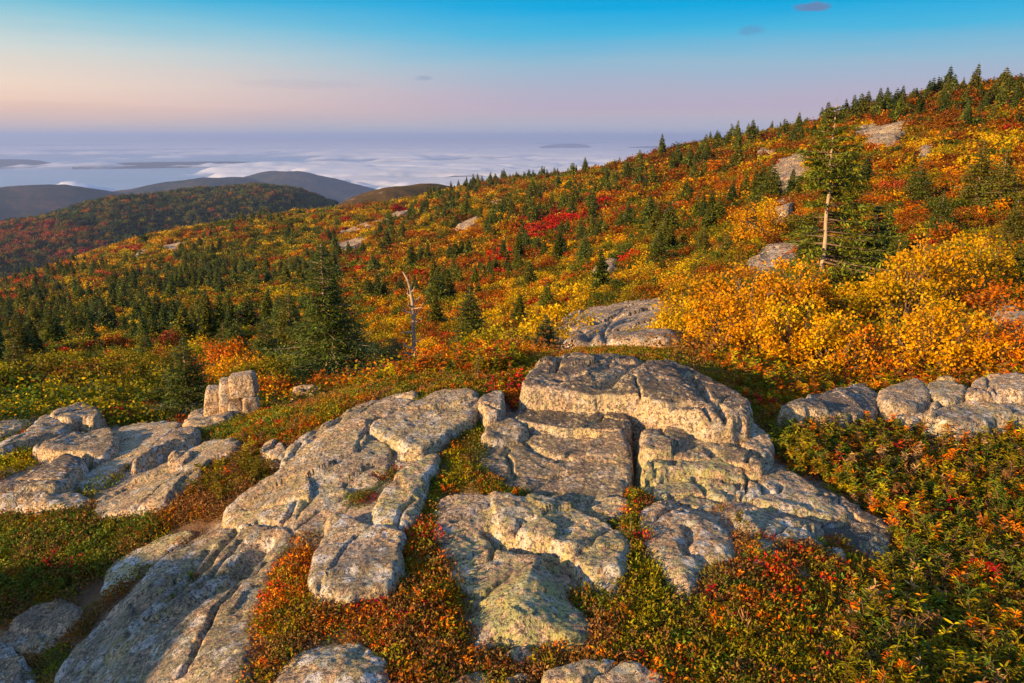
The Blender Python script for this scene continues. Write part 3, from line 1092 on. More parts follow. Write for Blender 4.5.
# -- middle front
slab('large golden slab in the front middle cut by a hooked groove',
     z2((212, 462), (290, 436), (420, 440), (500, 466), (600, 476), (700, 490), (800, 530), (900, 588), (942, 632), (930, 690)) +
     z3((745, 330), (715, 372), (640, 335), (560, 268), (480, 222), (430, 238), (380, 262), (200, 342), (105, 282), (66, 180)),
     off=.055, rad=.06, lich=(.35, .8, .5), k=5,
     grooves=[(z3((262, 112), (300, 150), (400, 172), (500, 203), (540, 225), (600, 290), (670, 360)), .022, .065), (z3((70, 160), (170, 140), (260, 120)), .05, .015),
              (z3((300, 160), (400, 184), (500, 218)), .03, .03)],
     raises=[(z3((280, 100), (320, 142), (400, 160), (500, 190), (545, 215), (640, 300), (900, 300), (900, -60), (260, -60)), .03, .035)])
slab('pointed boulder in the front centre, gold on its left side and green on its right',
     z3((430, 250), (475, 272), (540, 340), (600, 420), (640, 485), (630, 535), (575, 570), (480, 545), (300, 535), (190, 560), (150, 505), (140, 432), (200, 382), (300, 320)),
     off=.03, rad=.10, lich=(.3, 1.1, .4), k=5, dome=.02,
     raises=[(z3((430, 262), (470, 300), (500, 400), (470, 500), (390, 530), (300, 500), (270, 420), (340, 330)), .075, .24)])
slab('small yellow stone at the foot of the pointed boulder', z3((312, 572), (350, 550), (420, 552), (442, 588), (370, 606)), lift=.025, off=.025, rad=.03, lich=(.2, 1, .4), skirt=.3)
slab('pale lichened slab cut by the bottom edge in the middle', z3((445, 652), (480, 622), (600, 610), (760, 590), (860, 620), (905, 672), (920, 740), (440, 740)), off=.075, rad=.06, lich=(.3, .5, .8))
slab('small yellow stone at the bottom edge left of the pale slab', z3((135, 642), (220, 615), (262, 640), (245, 730), (125, 730)), lift=.025, off=.03, rad=.04, lich=(.2, 1, .6))
slab('tiny stone at the bottom edge between two larger ones', z3((330, 672), (370, 660), (415, 670), (420, 720), (325, 720)), lift=.025, off=.02, rad=.03, lich=(.2, .9, .5), skirt=.3)
slab('white-spotted round slab at the bottom edge below the brown heath', z6((285, 642), (360, 552), (500, 525), (620, 532), (690, 572), (695, 640), (690, 730), (270, 730)), off=.05, rad=.07, lich=(.2, .5, 1.0), dome=.02)
slab('small grey stone in the moss beside the wide slab', z2((320, 385), (345, 375), (372, 400), (350, 418), (325, 405)), off=.03, rad=.025, lich=(.2, .3, .8), skirt=.2, cell=.006)
slab('grey stone half sunk in the mossy strip', z2((243, 320), (275, 302), (302, 310), (290, 350), (242, 372)), off=.025, rad=.03, lich=(.2, .3, .6), skirt=.2)

# -- left of the mossy strip
slab('long tan slab sloping down left from the ledge crest',
     z5((-20, 478), (100, 398), (225, 322), (190, 310), (215, 262), (240, 232), (330, 180), (420, 130), (500, 85), (600, 50), (660, 45), (715, 52), (690, 80), (620, 118),
        (535, 150), (522, 180), (600, 238), (612, 275), (590, 330), (540, 400), (470, 412), (340, 425), (300, 445), (200, 450), (60, 492), (-20, 505)),
     off=.06, rad=.06, lich=(.45, .5, .55), grooves=[(z5((430, 132), (400, 165), (330, 205), (215, 300)), .02, .025), (z5((610, 60), (680, 72), (700, 75)), .012, .02)])
slab('crest slab left of centre ending in a blunt corner',
     z5((735, 70), (780, 45), (880, 37), (930, 50), (948, 80), (940, 118), (880, 150), (830, 185), (780, 232), (730, 262), (662, 255), (648, 228), (580, 190), (527, 166), (600, 130), (690, 90)),
     off=.105, rad=.06, lich=(.5, .4, .55), k=6)
slab('upright corner stone standing at the end of the crest slab', [(479, 398), (490, 389), (499, 387), (502, 396), (501, 410), (488, 413), (483, 405)], off=.135, rad=.03, lich=(.2, .1, .5), k=9)
slab('small block in the red-leaved crack under the crest slab', z5((640, 272), (690, 255), (722, 270), (690, 312), (624, 332)), off=.05, rad=.03, lich=(.4, .4, .5), skirt=.3)
slab('narrow rounded slab crusted white beside the mossy strip',
     z5((775, 265), (782, 300), (742, 345), (746, 392), (712, 450), (702, 518), (640, 548), (562, 540), (537, 500), (552, 440), (590, 390), (650, 340), (710, 300)), off=.085, rad=.08, lich=(.3, .9, .85))
slab('grey-green slab between the long tan slab and the white-flecked block',
     z5((345, 428), (400, 412), (460, 412), (490, 430), (432, 498), (380, 512), (357, 590), (300, 602), (250, 582), (252, 545), (282, 490)), off=.045, rad=.06, lich=(.4, .6, .5))
slab('white-flecked block standing free in reddish heath left of centre',
     z6((480, 52), (540, 40), (620, 68), (740, 96), (757, 130), (738, 182), (742, 260), (702, 310), (600, 330), (482, 346), (402, 300), (420, 240), (440, 160), (470, 110)), off=.10, rad=.07, lich=(.4, .3, 1.0), k=5)
slab('grey-green strip of rock behind the ribbed slab', z5((-10, 492), (60, 492), (200, 456), (298, 448), (303, 462), (270, 500), (240, 540), (160, 546), (100, 540), (40, 552), (-10, 558)), off=.035, rad=.04, lich=(.3, .7, .7))
slab('huge ribbed slab sloping into shade across the lower left',
     z8((200, 760), (215, 640), (280, 540), (380, 430), (470, 335), (560, 252), (640, 190), (740, 130), (820, 90), (880, 84), (1000, 92)) + z6((330, 100), (352, 130), (332, 165), (292, 230), (262, 330), (232, 400), (232, 520), (200, 600), (165, 690), (140, 760)),
     off=.05, rad=.10, lich=(.65, .6, .75), k=4, cell=.010,
     grooves=[(z8((890, 92), (820, 170), (720, 265), (640, 335), (560, 400), (500, 470)), .024, .05), (z8((990, 150), (920, 205), (850, 290), (760, 345), (640, 405)), .05, .085),
              (z8((780, 165), (700, 250), (590, 330), (520, 390)), .020, .035), (z8((900, 140), (800, 240), (745, 310)), .016, .03), (z8((1000, 205), (940, 260)), .02, .04),
              (z8((640, 400), (540, 450), (480, 510), (400, 600)), .03, .03)])
slab('smooth green mossy slab between dark water stain and ribbed slab', z8((400, 255), (430, 225), (560, 160), (640, 127), (730, 117), (630, 185), (540, 262), (440, 320), (400, 338), (384, 292)), off=.015, rad=.03, lich=(.1, .7, .9), amp=.3)
slab('brown hump of rock in the shaded lower left corner', z8((36, 442), (80, 410), (180, 362), (260, 350), (297, 390), (282, 430), (200, 470), (60, 476)), off=.05, rad=.10, lich=(.7, .1, .1), amp=.6)
slab('teal-stained rock cut by the lower left corner', z8((-60, 520), (0, 540), (60, 568), (112, 620), (135, 700), (135, 760), (-60, 760)), off=.05, rad=.10, lich=(.6, .5, 1.0))
slab('flat grey rock in shade below the brown hump', z8((-50, 470), (150, 468), (212, 502), (182, 550), (20, 560), (-50, 535)), off=.02, rad=.05, lich=(.5, .5, .7), amp=.5)

# -- upper left
UL = dict(cell=.011, skirt=.7, lift=.008)
slab('broad sunlit slab on the left with shade across its foot', z7((340, 492), (450, 440), (600, 370), (720, 300), (780, 270), (880, 250), (908, 275), (890, 302), (800, 342), (740, 402), (690, 452), (600, 502), (500, 532), (390, 542)), off=.07, rad=.08, lich=(.4, .5, .6), **UL)
slab('pink knob of rock on the rim of the broad left slab', z7((648, 345), (660, 310), (700, 295), (732, 310), (715, 332), (670, 352)), off=.11, rad=.05, lich=(.1, .1, .3), **UL)
slab('long dark ridge of rock running in from the left edge', z7((-20, 448), (100, 390), (200, 330), (260, 305), (312, 316), (302, 360), (260, 402), (180, 440), (80, 460), (-20, 495)), off=.12, rad=.13, lich=(1.0, .3, .8), **UL)
slab('flat tan slab left of the gully on the upper left', z7((115, 287), (200, 260), (320, 225), (430, 214), (442, 250), (432, 290), (380, 322), (300, 302), (200, 312)), off=.10, rad=.07, lich=(.7, .3, .6), **UL)
slab('smooth greenish slab forming the gully on the upper left', z7((432, 215), (620, 190), (700, 196), (640, 240), (560, 300), (490, 345), (440, 370), (380, 430), (300, 442), (288, 420), (400, 340), (440, 290)), off=.04, rad=.06, lich=(.2, .4, .7), amp=.5, **UL)
slab('grey lumpy rock right of the gully on the upper left', z7((640, 240), (700, 200), (742, 208), (736, 240), (640, 272), (570, 312), (490, 350), (560, 298)), off=.09, rad=.06, lich=(.7, .2, 1.0), **UL)
slab('pale rock hump at the far left edge of the ledge', z7((-20, 282), (60, 240), (130, 200), (150, 170), (200, 168), (272, 215), (200, 242), (100, 262), (-20, 300)), off=.12, rad=.09, lich=(.6, .4, .9), **UL)
slab('flat far rock at the left edge among red leaves', z7((-20, 196), (60, 180), (112, 180), (92, 210), (-20, 246)), off=.06, rad=.07, lich=(.4, .3, .7), **UL)
slab('tan rock crest in front of the yellow bushes on the left', z7((190, 162), (240, 145), (290, 124), (340, 134), (387, 155), (360, 176), (300, 166), (250, 182)), off=.14, rad=.07, lich=(.5, .2, .5), **UL)
slab('rock ramp leading up to the split boulder', z7((685, 188), (760, 150), (860, 120), (895, 150), (850, 182), (745, 218)), off=.07, rad=.07, lich=(.4, .3, .5), **UL)
slab('low bluish knoll of rock beside the shaded green mat', z7((35, 522), (140, 462), (230, 440), (300, 455), (343, 490), (300, 512), (150, 524)), off=.06, rad=.09, lich=(.4, .2, 1.0), **UL)
slab('small pale stones in the heath left of the long tan slab', z5((115, 250), (150, 225), (190, 232), (212, 258), (190, 292), (140, 275)), off=.06, rad=.04, lich=(.2, .2, .8), skirt=.3)

# -- right rear row of boulders
RR = dict(cell=.010, skirt=.55, lift=.025, name='boulder', cat='boulder', group='boulders behind the heath on the right')
slab('speckled low boulder at the left end of the rear row', zr((52, 482), (200, 440), (330, 402), (400, 395), (442, 410), (472, 450), (462, 490), (350, 508), (200, 500)), off=.14, rad=.10, lich=(.9, .2, .5), **RR)
slab('cracked brown boulder in the middle of the rear row', zr((465, 412), (560, 386), (625, 376), (652, 410), (660, 450), (600, 478), (500, 470), (475, 442)), off=.20, rad=.10, lich=(.3, .2, .3), **RR)
slab('pale rounded boulder right of the cracked brown one', zr((648, 382), (740, 365), (790, 398), (802, 430), (770, 455), (700, 460), (660, 422)), off=.21, rad=.10, lich=(.4, .5, .5), **RR)
slab('small round stone in front of the cracked brown boulder', zr((545, 472), (600, 442), (670, 436), (702, 470), (690, 496), (620, 502), (550, 492)), off=.17, rad=.08, lich=(.2, .2, .2), **RR)
slab('low grey stone sunk in the heath below the rear row', zr((460, 492), (540, 486), (612, 510), (622, 535), (560, 532)), off=.13, rad=.06, lich=(.3, .3, .6), **RR)
slab('smooth blue-grey slab at the right end of the rear row', zr((800, 432), (842, 366), (960, 356), (990, 345), (1030, 362), (1090, 390), (1080, 440), (900, 442), (830, 442)), off=.22, rad=.07, lich=(.2, .1, .4), **RR)
slab('long lichened boulder in front of the smooth blue-grey slab', zr((638, 517), (720, 480), (820, 450), (900, 425), (1000, 430), (1090, 460), (1090, 510), (900, 522), (800, 552), (700, 532)), off=.17, rad=.10, lich=(.4, .6, .8), **RR)
slab('grey boulder half hidden by yellow shrubs at the right edge', zr((800, 62), (850, 40), (930, 45), (975, 85), (960, 105), (870, 100)), off=.18, rad=.14, lich=(.2, .2, .5), **{**RR, 'cell': .03, 'dmin': 6})
slab('sunlit tan boulder among yellow shrubs at the right edge', zr((905, 125), (945, 95), (1000, 100), (1060, 130), (1050, 165), (960, 160)), off=.2, rad=.14, lich=(.3, .2, .5), **{**RR, 'cell': .03, 'dmin': 6})

# -- split boulder on its ramp
def split_boulder():
    root = bpy.data.objects.new('boulder', None)
    COL.objects.link(root)
    p = hit([(234, 410)], .08)[0]
    root.location = p
    S = np.hypot(p[0], p[1]) / math.cos(R(19)) / F_PX       # metres per pixel there
    tag(root, 'split grey boulder of stacked blocks standing before the small spruce', 'boulder')

    def block(w, d, h, loc, rz, tilt, seed, taper=.85):
        n = 22
        u = np.linspace(-1, 1, n)
        V, F, base = [], [], 0
        for ax in range(3):
            for sg in (-1, 1):
                A, B = np.meshgrid(u, u, indexing='ij')
                c = [None] * 3
                c[ax] = np.full_like(A, sg)
                c[(ax + 1) % 3], c[(ax + 2) % 3] = A, B
                P = np.stack([q.ravel() for q in c], 1)
                V.append(P)
                i, j = np.meshgrid(np.arange(n - 1), np.arange(n - 1), indexing='ij')
                q = np.stack([i * n + j, (i + 1) * n + j, (i + 1) * n + j + 1, i * n + j + 1], -1).reshape(-1, 4)
                F.append((q if sg > 0 else q[:, ::-1]) + base)
                base += n * n
        V = np.concatenate(V)
        m = (np.abs(V) ** 7).sum(1) ** (1 / 7.)
        V = V / m[:, None]
        k = 1 - (1 - taper) * (V[:, 2:3] * .5 + .5)
        V[:, :2] *= k
        V = V * (1 + .05 * fbm(V[:, 0] * 1.6 + V[:, 2] * 1.1 + seed, V[:, 1] * 1.6 - V[:, 2] * .7, 4, seed)[:, None])
        V = V * np.array([w, d, h]) * .5 * S
        ca, sa = math.cos(rz), math.sin(rz)
        V = V @ np.array([[ca, -sa, 0], [sa, ca, 0], [0, 0, 1]]).T
        ct, s_ = math.cos(tilt), math.sin(tilt)
        V = V @ np.array([[ct, 0, s_], [0, 1, 0], [-s_, 0, ct]]).T
        me = mesh('block', V, F, GRANITE)
        o = obj('block', me, tuple(np.array(loc) * S), root)
        o['lichen'] = (.25, .1, .35)
        return o
    block(17, 22, 27, (-18, 0, 9), .25, .12, 3)
    block(24, 26, 33, (-2, 3, 13), .35, .03, 5, .88)
    block(25, 22, 22, (11, 0, 25), .2, -.10, 8, .93)
    block(17, 18, 20, (18, -6, 6), .5, .08, 12, .82)
    block(16, 14, 18, (5, -9, 3), .4, .0, 13, .7)
    block(12, 10, 9, (24, -8, -1), .1, .0, 17, .7)

split_boulder()

# -- outcrops further off, each a sheet of bare granite on the slope
HO = dict(name='rock_outcrop', cat='outcrop', group='bare granite outcrops on the hillside', mat=GRANITE_FAR, dmin=14)
slab('cracked pale outcrop just beyond the highest block', zn((190, 182), (260, 142), (320, 120), (400, 100), (500, 85), (620, 66), (720, 75), (752, 190), (690, 215), (560, 260), (420, 272), (340, 272), (230, 222)),
     off=.24, rad=.18, lich=(.8, .1, .7), cell=.03, skirt=1.2, dmin=7, scale=3.0, k=3, name='rock_outcrop', cat='outcrop', group='bare granite outcrops on the hillside',
     grooves=[(zn((320, 190), (350, 200), (400, 180), (480, 110)), .05, .07), (zn((340, 250), (350, 215), (410, 190), (500, 155)), .05, .07), (zn((230, 200), (300, 165), (400, 110)), .05, .06),
              (zn((400, 190), (410, 240)), .04, .06), (zn((440, 150), (560, 100)), .04, .05)])
slab('shadow-streaked outcrop left of the tall bare-trunked spruce', zh((222, 250), (260, 215), (320, 185), (350, 200), (345, 240), (330, 275), (260, 312), (228, 292)), off=.4, rad=.5, lich=(.5, .1, .3), cell=.2, skirt=3, scale=18, k=2, fn=ground, **HO)
slab('square pale block of rock left of the tall bare-trunked spruce', zh((236, 345), (260, 330), (284, 330), (282, 358), (240, 372)), off=.9, rad=.25, lich=(.1, .1, .2), cell=.15, skirt=3, scale=10, k=3, fn=ground, **HO)
slab('sloping outcrop above the yellow shrubs, left of the tall spruce', zh((132, 540), (200, 490), (288, 445), (345, 470), (320, 520), (200, 562)), off=.4, rad=.3, lich=(.3, .2, .4), cell=.08, skirt=2, scale=9, k=2, fn=ground, **HO)
slab('sunlit ledge high on the right skyline', zh((450, 118), (520, 108), (600, 100), (672, 84), (645, 120), (600, 165), (530, 178), (512, 150)), off=.5, rad=.5, lich=(.3, .3, .2), cell=.4, skirt=4, scale=25, k=2, fn=ground, **HO)
slab('small bluish outcrop in the upper right woods', zh((678, 180), (722, 160), (715, 200), (682, 226)), off=.5, rad=.4, lich=(.4, .1, .6), cell=.3, skirt=3, scale=18, k=2, fn=ground, **HO)
slab('thin outcrop near the right skyline left of the spruces', zh((175, 195), (215, 180), (240, 182), (200, 204)), off=.6, rad=.4, lich=(.4, .1, .3), cell=.3, skirt=3, scale=20, k=2, fn=ground, **HO)
for lab, pts, sc in [
    ('small outcrop halfway up the middle slope', zm((345, 315), (385, 292), (425, 288), (405, 312), (360, 328)), 20),
    ('long broken outcrop left of the dead snag, high on the slope', zm((-20, 340), (70, 308), (150, 282), (265, 252), (200, 274), (60, 324)), 28),
    ('pale rubble outcrop above the red shrubs left of the snag', zm((-20, 368), (40, 352), (90, 340), (60, 372), (0, 385)), 24),
    ('grey outcrop beside the red shrubs right of centre', zm((745, 452), (780, 428), (825, 418), (800, 448), (765, 462)), 12),
    ('dark outcrop under orange shrubs on the middle right slope', zm((955, 275), (985, 245), (1022, 225), (1010, 255), (975, 285)), 16),
    ('small light outcrop near the middle skyline', zm((432, 248), (455, 235), (490, 228), (470, 245)), 26),
    ('long pink ledge along the left skyline of the near slope', zl((700, 305), (780, 275), (880, 255), (1000, 236), (1040, 238), (940, 268), (800, 296)), 40),
    ('little outcrop low on the left skyline', zl((378, 412), (410, 395), (448, 382), (430, 402), (395, 420)), 34),
    ('thin outcrop on the left skyline above green trees', zl((595, 325), (630, 306), (668, 292), (645, 312)), 34),
    ('pink outcrop on the slope at the left below the skyline', zl((470, 380), (520, 365), (560, 362), (520, 385)), 30)]:
    slab(lab, pts, off=.5, rad=sc * .02, lich=(.2, .1, .2), cell=sc * .016, skirt=3.5, scale=sc, k=1.5, fn=ground, **HO)

# stones lying beyond the ledge
for lab, u, v, w in [('pale stone behind the ledge right of the snag foot', 447, 353, 16), ('grey stone left of the snag foot', 398, 362, 14),
                     ('flat stone beside the snag foot', 420, 368, 12), ('pale stone seen between the left spruce and the bushes', 305, 392, 12)]:
    slab(lab, [(u - w, v + 4), (u - w * .5, v - 3), (u + w * .3, v - 5), (u + w, v), (u + w * .6, v + 5)], off=.18, rad=.12, lich=(.2, .2, .7), cell=.03, skirt=.6, scale=2.5, k=3, dmin=8,
         name='boulder', cat='boulder', group='stones on the slope behind the ledge')

LEDGE = [chaikin(hit(p)[:, :2], 1) for p in (
    [(215, 522), (290, 465), (330, 425), (370, 406), (470, 398), (505, 405), (535, 372), (600, 364), (660, 372), (735, 425), (770, 455), (830, 480), (895, 540), (870, 570), (790, 560), (730, 575), (680, 600),
     (640, 590), (600, 590), (560, 640), (460, 640), (430, 560), (400, 520), (390, 590), (310, 590), (285, 560), (250, 683), (230, 760), (40, 760), (55, 660), (130, 590)],
    [(-60, 440), (60, 402), (100, 402), (262, 402), (245, 432), (200, 485), (100, 522), (85, 490), (-60, 512)],
    [(560, 720), (560, 670), (650, 655), (680, 720)])]
build_ground()

# ------------------------------------------------------------------ plant models
def unit(n, rng):
    v = rng.normal(size=(n, 3))
    return v / np.linalg.norm(v, axis=1)[:, None]


def shrub_model(seed, n_leaf, leaf, clusters=18, spread=.15, wide=.62, stems=True, sides=5, low=.25):
    """a bush one metre tall: stems running to leafy clusters"""
    rng = np.random.default_rng(seed)
    st, lf = MB(), MB()
    az = rng.uniform(0, 2 * np.pi, clusters)
    rr = np.sqrt(rng.uniform(0, 1, clusters)) * wide
    zt = (1 - .55 * (rr / wide) ** 2) * rng.uniform(low, 1.0, clusters) ** .55 * .92
    CC = np.stack([rr * np.cos(az), rr * np.sin(az), zt], 1)
    for c in CC:
        if stems:
            b = np.array([rng.normal(0, .03), rng.normal(0, .03), -.05])
            t = np.linspace(0, 1, 6)[:, None]
            mid = np.array([c[0] * .35, c[1] * .35, c[2] * .6]) + rng.normal(0, .03, 3)
            P = b * (1 - t) ** 2 + 2 * mid * t * (1 - t) + c * t ** 2
            st.tube(P, np.linspace(.011, .004, 6) * rng.uniform(.7, 1.2), sides)
            for k in range(3):
                e = c + rng.normal(0, spread * .8, 3)
                st.tube([P[4], (P[4] + e) / 2 + rng.normal(0, .01, 3), e], [.004, .003, .0015], 3)
    w = rng.dirichlet(np.ones(clusters) * 4)
    k = rng.choice(clusters, n_leaf, p=w)
    C = CC[k] + rng.normal(0, 1, (n_leaf, 3)) * spread * rng.uniform(.5, 1.15, clusters)[k][:, None] * np.array([1, 1, .8])
    C[:, 2] = np.maximum(C[:, 2], rng.uniform(0.01, .14, n_leaf))
    outd = C - np.array([0, 0, .3])
    D = unit(n_leaf, rng) + .7 * outd / (np.linalg.norm(outd, axis=1)[:, None] + .05) + np.array([0, 0, -.15])
    N = unit(n_leaf, rng) + np.array([0, 0, .9])
    lf.leaves(C, D, N, leaf * rng.uniform(.65, 1.25, n_leaf), leaf * rng.uniform(.55, .85, n_leaf),
              np.clip(rng.normal(.5, .22, n_leaf) + (rng.uniform(-.15, .15, clusters))[k], 0, 1))
    return st, lf


def spruce_model(seed, whorls=26, per=5, twigs=8, blades=3, R0=.26, blade=.030, bare=.10, power=.8, dens=None, bend=0.0, sides=7, droop=.22, split=False, prof=None, wide=.42, girth=.019):
    """a spruce one metre tall"""
    rng = np.random.default_rng(seed)
    tr, br, cr = MB(), MB(), MB()
    zz = np.linspace(-.04, 1, 16)
    bx = bend * np.sin(zz * 5.0) * (1 - zz) + rng.normal(0, .002, 16)
    by = .5 * bend * np.cos(zz * 4.0) * (1 - zz)
    P = np.stack([bx, by, zz], 1)
    tr.tube(P, girth * (1 - np.maximum(zz, 0)) ** .85 + .0022, sides)
    Cs, Ds, Ns, Ls, Vs = [], [], [], [], []
    for i in range(whorls):
        z = bare + (1 - bare) * (i / (whorls - .2)) ** .92
        for a in np.arange(per) / per * 2 * np.pi + rng.uniform(0, 6.28):
            a = a + rng.normal(0, .25)
            L = R0 * ((1 - z) / (1 - bare)) ** power * rng.uniform(.5, 1.25) * (1 if rng.uniform() > .08 else 1.3) + .008
            if prof:
                L = prof(z) * rng.uniform(.5, 1.25) + .010
            bl = blade * (.55 + .45 * min(1, L / (R0 * .5)))
            bl *= min(1.0, .52 + 1.3 * (1 - z))
            dn = 1.0
            if not dens and rng.uniform() < .10:
                continue
            if dens:
                dn = dens(z, a)
                L *= min(1.25, .45 + .65 * dn)
                if rng.uniform() > dn * 1.1:
                    if rng.uniform() < .28:      # dead stub
                        d = np.array([math.cos(a), math.sin(a), -.1])
                        o = np.array([np.interp(z, zz, bx), np.interp(z, zz, by), z])
                        q_ = d + rng.normal(0, .25, 3)
                        br.tube([o, o + q_ * L * .3, o + q_ * L * .55 + np.array([0, 0, .012])], [.0032, .002, .0008], 3)
                    continue
            d = np.array([math.cos(a), math.sin(a), 0])
            sd = np.array([-math.sin(a), math.cos(a), 0])
            o = np.array([np.interp(z, zz, bx), np.interp(z, zz, by), z + rng.normal(0, .006)])
            ri = .35 * max(0, z - .5)
            bp = lambda t: o + d * L * t + np.array([0, 0, 1]) * L * (ri * t - droop * t * (1.25 - .75 * t) * (1 - .6 * z))
            br.tube([bp(t) for t in (0, .35, .7, 1.)], np.array([.0055, .004, .0028, .001]) * (.4 + L / R0), 3)
            nt = max(3, int(twigs * (.35 + .65 * L / R0)))
            bv = rng.uniform(-.18, .18)
            for t in np.linspace(.18, 1, nt):
                for s in (-1, 1):
                    tl = L * .46 * (1.05 - .72 * t) * rng.uniform(.6, 1.2) + bl * .4
                    td = d * rng.uniform(.45, .9) + sd * s * rng.uniform(.6, .95) + np.array([0, 0, rng.uniform(-.22, .12)])
                    td /= np.linalg.norm(td)
                    b0 = bp(t)
                    m = max(2, int(blades * (tl / (L * .46)) + .7))
                    for q in np.linspace(0.05, .95, m):
                        Cs.append(b0 + td * tl * q)
                        Ds.append(td + rng.normal(0, .42, 3))
                        Ns.append(np.array([0, 0, 1]) + rng.normal(0, .35, 3))
                        Ls.append(bl * rng.uniform(.8, 1.5))
                        Vs.append(np.clip(.45 + bv + rng.normal(0, .16) + .22 * (t - .5), 0, 1))
    # leader
    n = 10
    Cs += [np.array([0, 0, q]) for q in np.linspace(.92, 1.02, n)]
    Ds += list(unit(n, rng) * .5 + np.array([0, 0, 1.]))
    Ns += list(unit(n, rng))
    Ls += [blade * .38] * n
    Vs += [.6] * n
    Ls = np.array(Ls)
    cr.leaves(np.array(Cs), np.array(Ds), np.array(Ns), Ls, Ls * wide, np.array(Vs))
    if not split:
        tr.V += br.V; tr.a += br.a
        tr.Q += [q + tr.n for q in br.Q]
        tr.n += br.n
        return tr, cr
    return tr, br, cr


def sprig_model(seed, stems=4, h=.2, leaf=.042, per=16, w=.3):
    """heath plant: upright stems ringed with narrow leaves"""
    rng = np.random.default_rng(seed)
    st, lf = MB(), MB()
    for k in range(stems):
        a, r = rng.uniform(0, 6.28), rng.uniform(0, .05)
        b = np.array([r * math.cos(a), r * math.sin(a), -.03])
        hh = h * rng.uniform(.65, 1.15)
        tip = b + np.array([math.cos(a) * hh * .3 + rng.normal(0, .02), math.sin(a) * hh * .3 + rng.normal(0, .02), hh])
        mid = (b + tip) / 2 + np.array([0, 0, .02]) + rng.normal(0, .01, 3)
        t = np.linspace(0, 1, 5)[:, None]
        P = b * (1 - t) ** 2 + 2 * mid * t * (1 - t) + tip * t ** 2
        st.tube(P, np.linspace(.0022, .001, 5), 3)
        n = int(per * rng.uniform(.8, 1.3))
        tt = rng.uniform(.35, 1, n) ** .7
        C = b * (1 - tt[:, None]) ** 2 + 2 * mid * (tt * (1 - tt))[:, None] + tip * (tt ** 2)[:, None]
        az = rng.uniform(0, 6.28, n)
        el = rng.uniform(-.2, .9, n) * (.4 + .6 * tt)
        D = np.stack([np.cos(az), np.sin(az), el], 1)
        N = np.array([0, 0, 1.]) + rng.normal(0, .45, (n, 3))
        lf.folded(C, D, N, leaf * rng.uniform(.6, 1.25, n), leaf * w * rng.uniform(.75, 1.25, n), np.clip(rng.normal(.5, .22, n), 0, 1))
    return st, lf


def mat_model(seed, n=170, r=.075, h=.05, leaf=.012, w=.55, up=.5):
    """cushion of tiny leaves"""
    rng = np.random.default_rng(seed)
    lf = MB()
    a, q = rng.uniform(0, 6.28, n), np.sqrt(rng.uniform(0, 1, n)) * r
    z = h * (1 - .7 * (q / r) ** 2) * rng.uniform(.25, 1.1, n)
    C = np.stack([q * np.cos(a), q * np.sin(a), z], 1)
    D = unit(n, rng) + np.array([0, 0, up])
    N = unit(n, rng) + np.array([0, 0, .6])
    lf.leaves(C, D, N, leaf * rng.uniform(.6, 1.4, n), leaf * w * rng.uniform(.7, 1.2, n), np.clip(rng.normal(.5, .25, n), 0, 1))
    return lf


# ------------------------------------------------------------------ scattering of uncountable cover
def source(name, meshes):
    c = bpy.data.collections.new(name)
    for i, me in enumerate(meshes):
        c.objects.link(bpy.data.objects.new('%s_%02d' % (name, i), me))
    return c


def cover(name, label, cat, coll, P, rot, scl, idx, tint):
    """one object that carries many plants"""
    n = len(P)
    me = bpy.data.meshes.new(name)
    me.vertices.add(n)
    me.vertices.foreach_set('co', np.asarray(P, np.float32).ravel())
    for k, typ, dat in (('rot', 'FLOAT_VECTOR', rot), ('scl', 'FLOAT_VECTOR', scl), ('tint', 'FLOAT_VECTOR', tint)):
        a = me.attributes.new(k, typ, 'POINT')
        a.data.foreach_set('vector', np.asarray(dat, np.float32).ravel())
    a = me.attributes.new('idx', 'INT', 'POINT')
    a.data.foreach_set('value', np.asarray(idx, np.int32))
    o = obj(name, me)
    ng = bpy.data.node_groups.new(name, 'GeometryNodeTree')
    ng.interface.new_socket('Geometry', in_out='INPUT', socket_type='NodeSocketGeometry')
    ng.interface.new_socket('Geometry', in_out='OUTPUT', socket_type='NodeSocketGeometry')
    N, L = ng.nodes, ng.links
    gi, go = N.new('NodeGroupInput'), N.new('NodeGroupOutput')
    iop = N.new('GeometryNodeInstanceOnPoints')
    ci = N.new('GeometryNodeCollectionInfo')
    ci.inputs['Collection'].default_value = coll
    ci.inputs['Separate Children'].default_value = True
    ci.inputs['Reset Children'].default_value = True

    def na(nm, ty):
        q = N.new('GeometryNodeInputNamedAttribute')
        q.data_type = ty
        q.inputs[0].default_value = nm
        return q.outputs[0]
    er = N.new('FunctionNodeEulerToRotation')
    L.new(na('rot', 'FLOAT_VECTOR'), er.inputs[0])
    L.new(gi.outputs[0], iop.inputs['Points'])
    L.new(ci.outputs[0], iop.inputs['Instance'])
    iop.inputs['Pick Instance'].default_value = True
    L.new(na('idx', 'INT'), iop.inputs['Instance Index'])
    L.new(er.outputs[0], iop.inputs['Rotation'])
    L.new(na('scl', 'FLOAT_VECTOR'), iop.inputs['Scale'])
    L.new(iop.outputs[0], go.inputs[0])
    md = o.modifiers.new('scatter', 'NODES')
    md.node_group = ng
    return tag(o, label, cat, kind='stuff')


C_ = dict(yellow=(.60, .39, .022), gold=(.60, .29, .012), orange=(.54, .165, .010), red=(.42, .030, .010), rust=(.32, .112, .012), brown=(.20, .105, .038),
          olive=(.19, .158, .015), green=(.095, .125, .016), salmon=(.44, .11, .05), lime=(.33, .27, .018), moss=(.10, .13, .018), dkgreen=(.032, .050, .012), wine=(.20, .022, .02),
          sand=(.34, .22, .10))


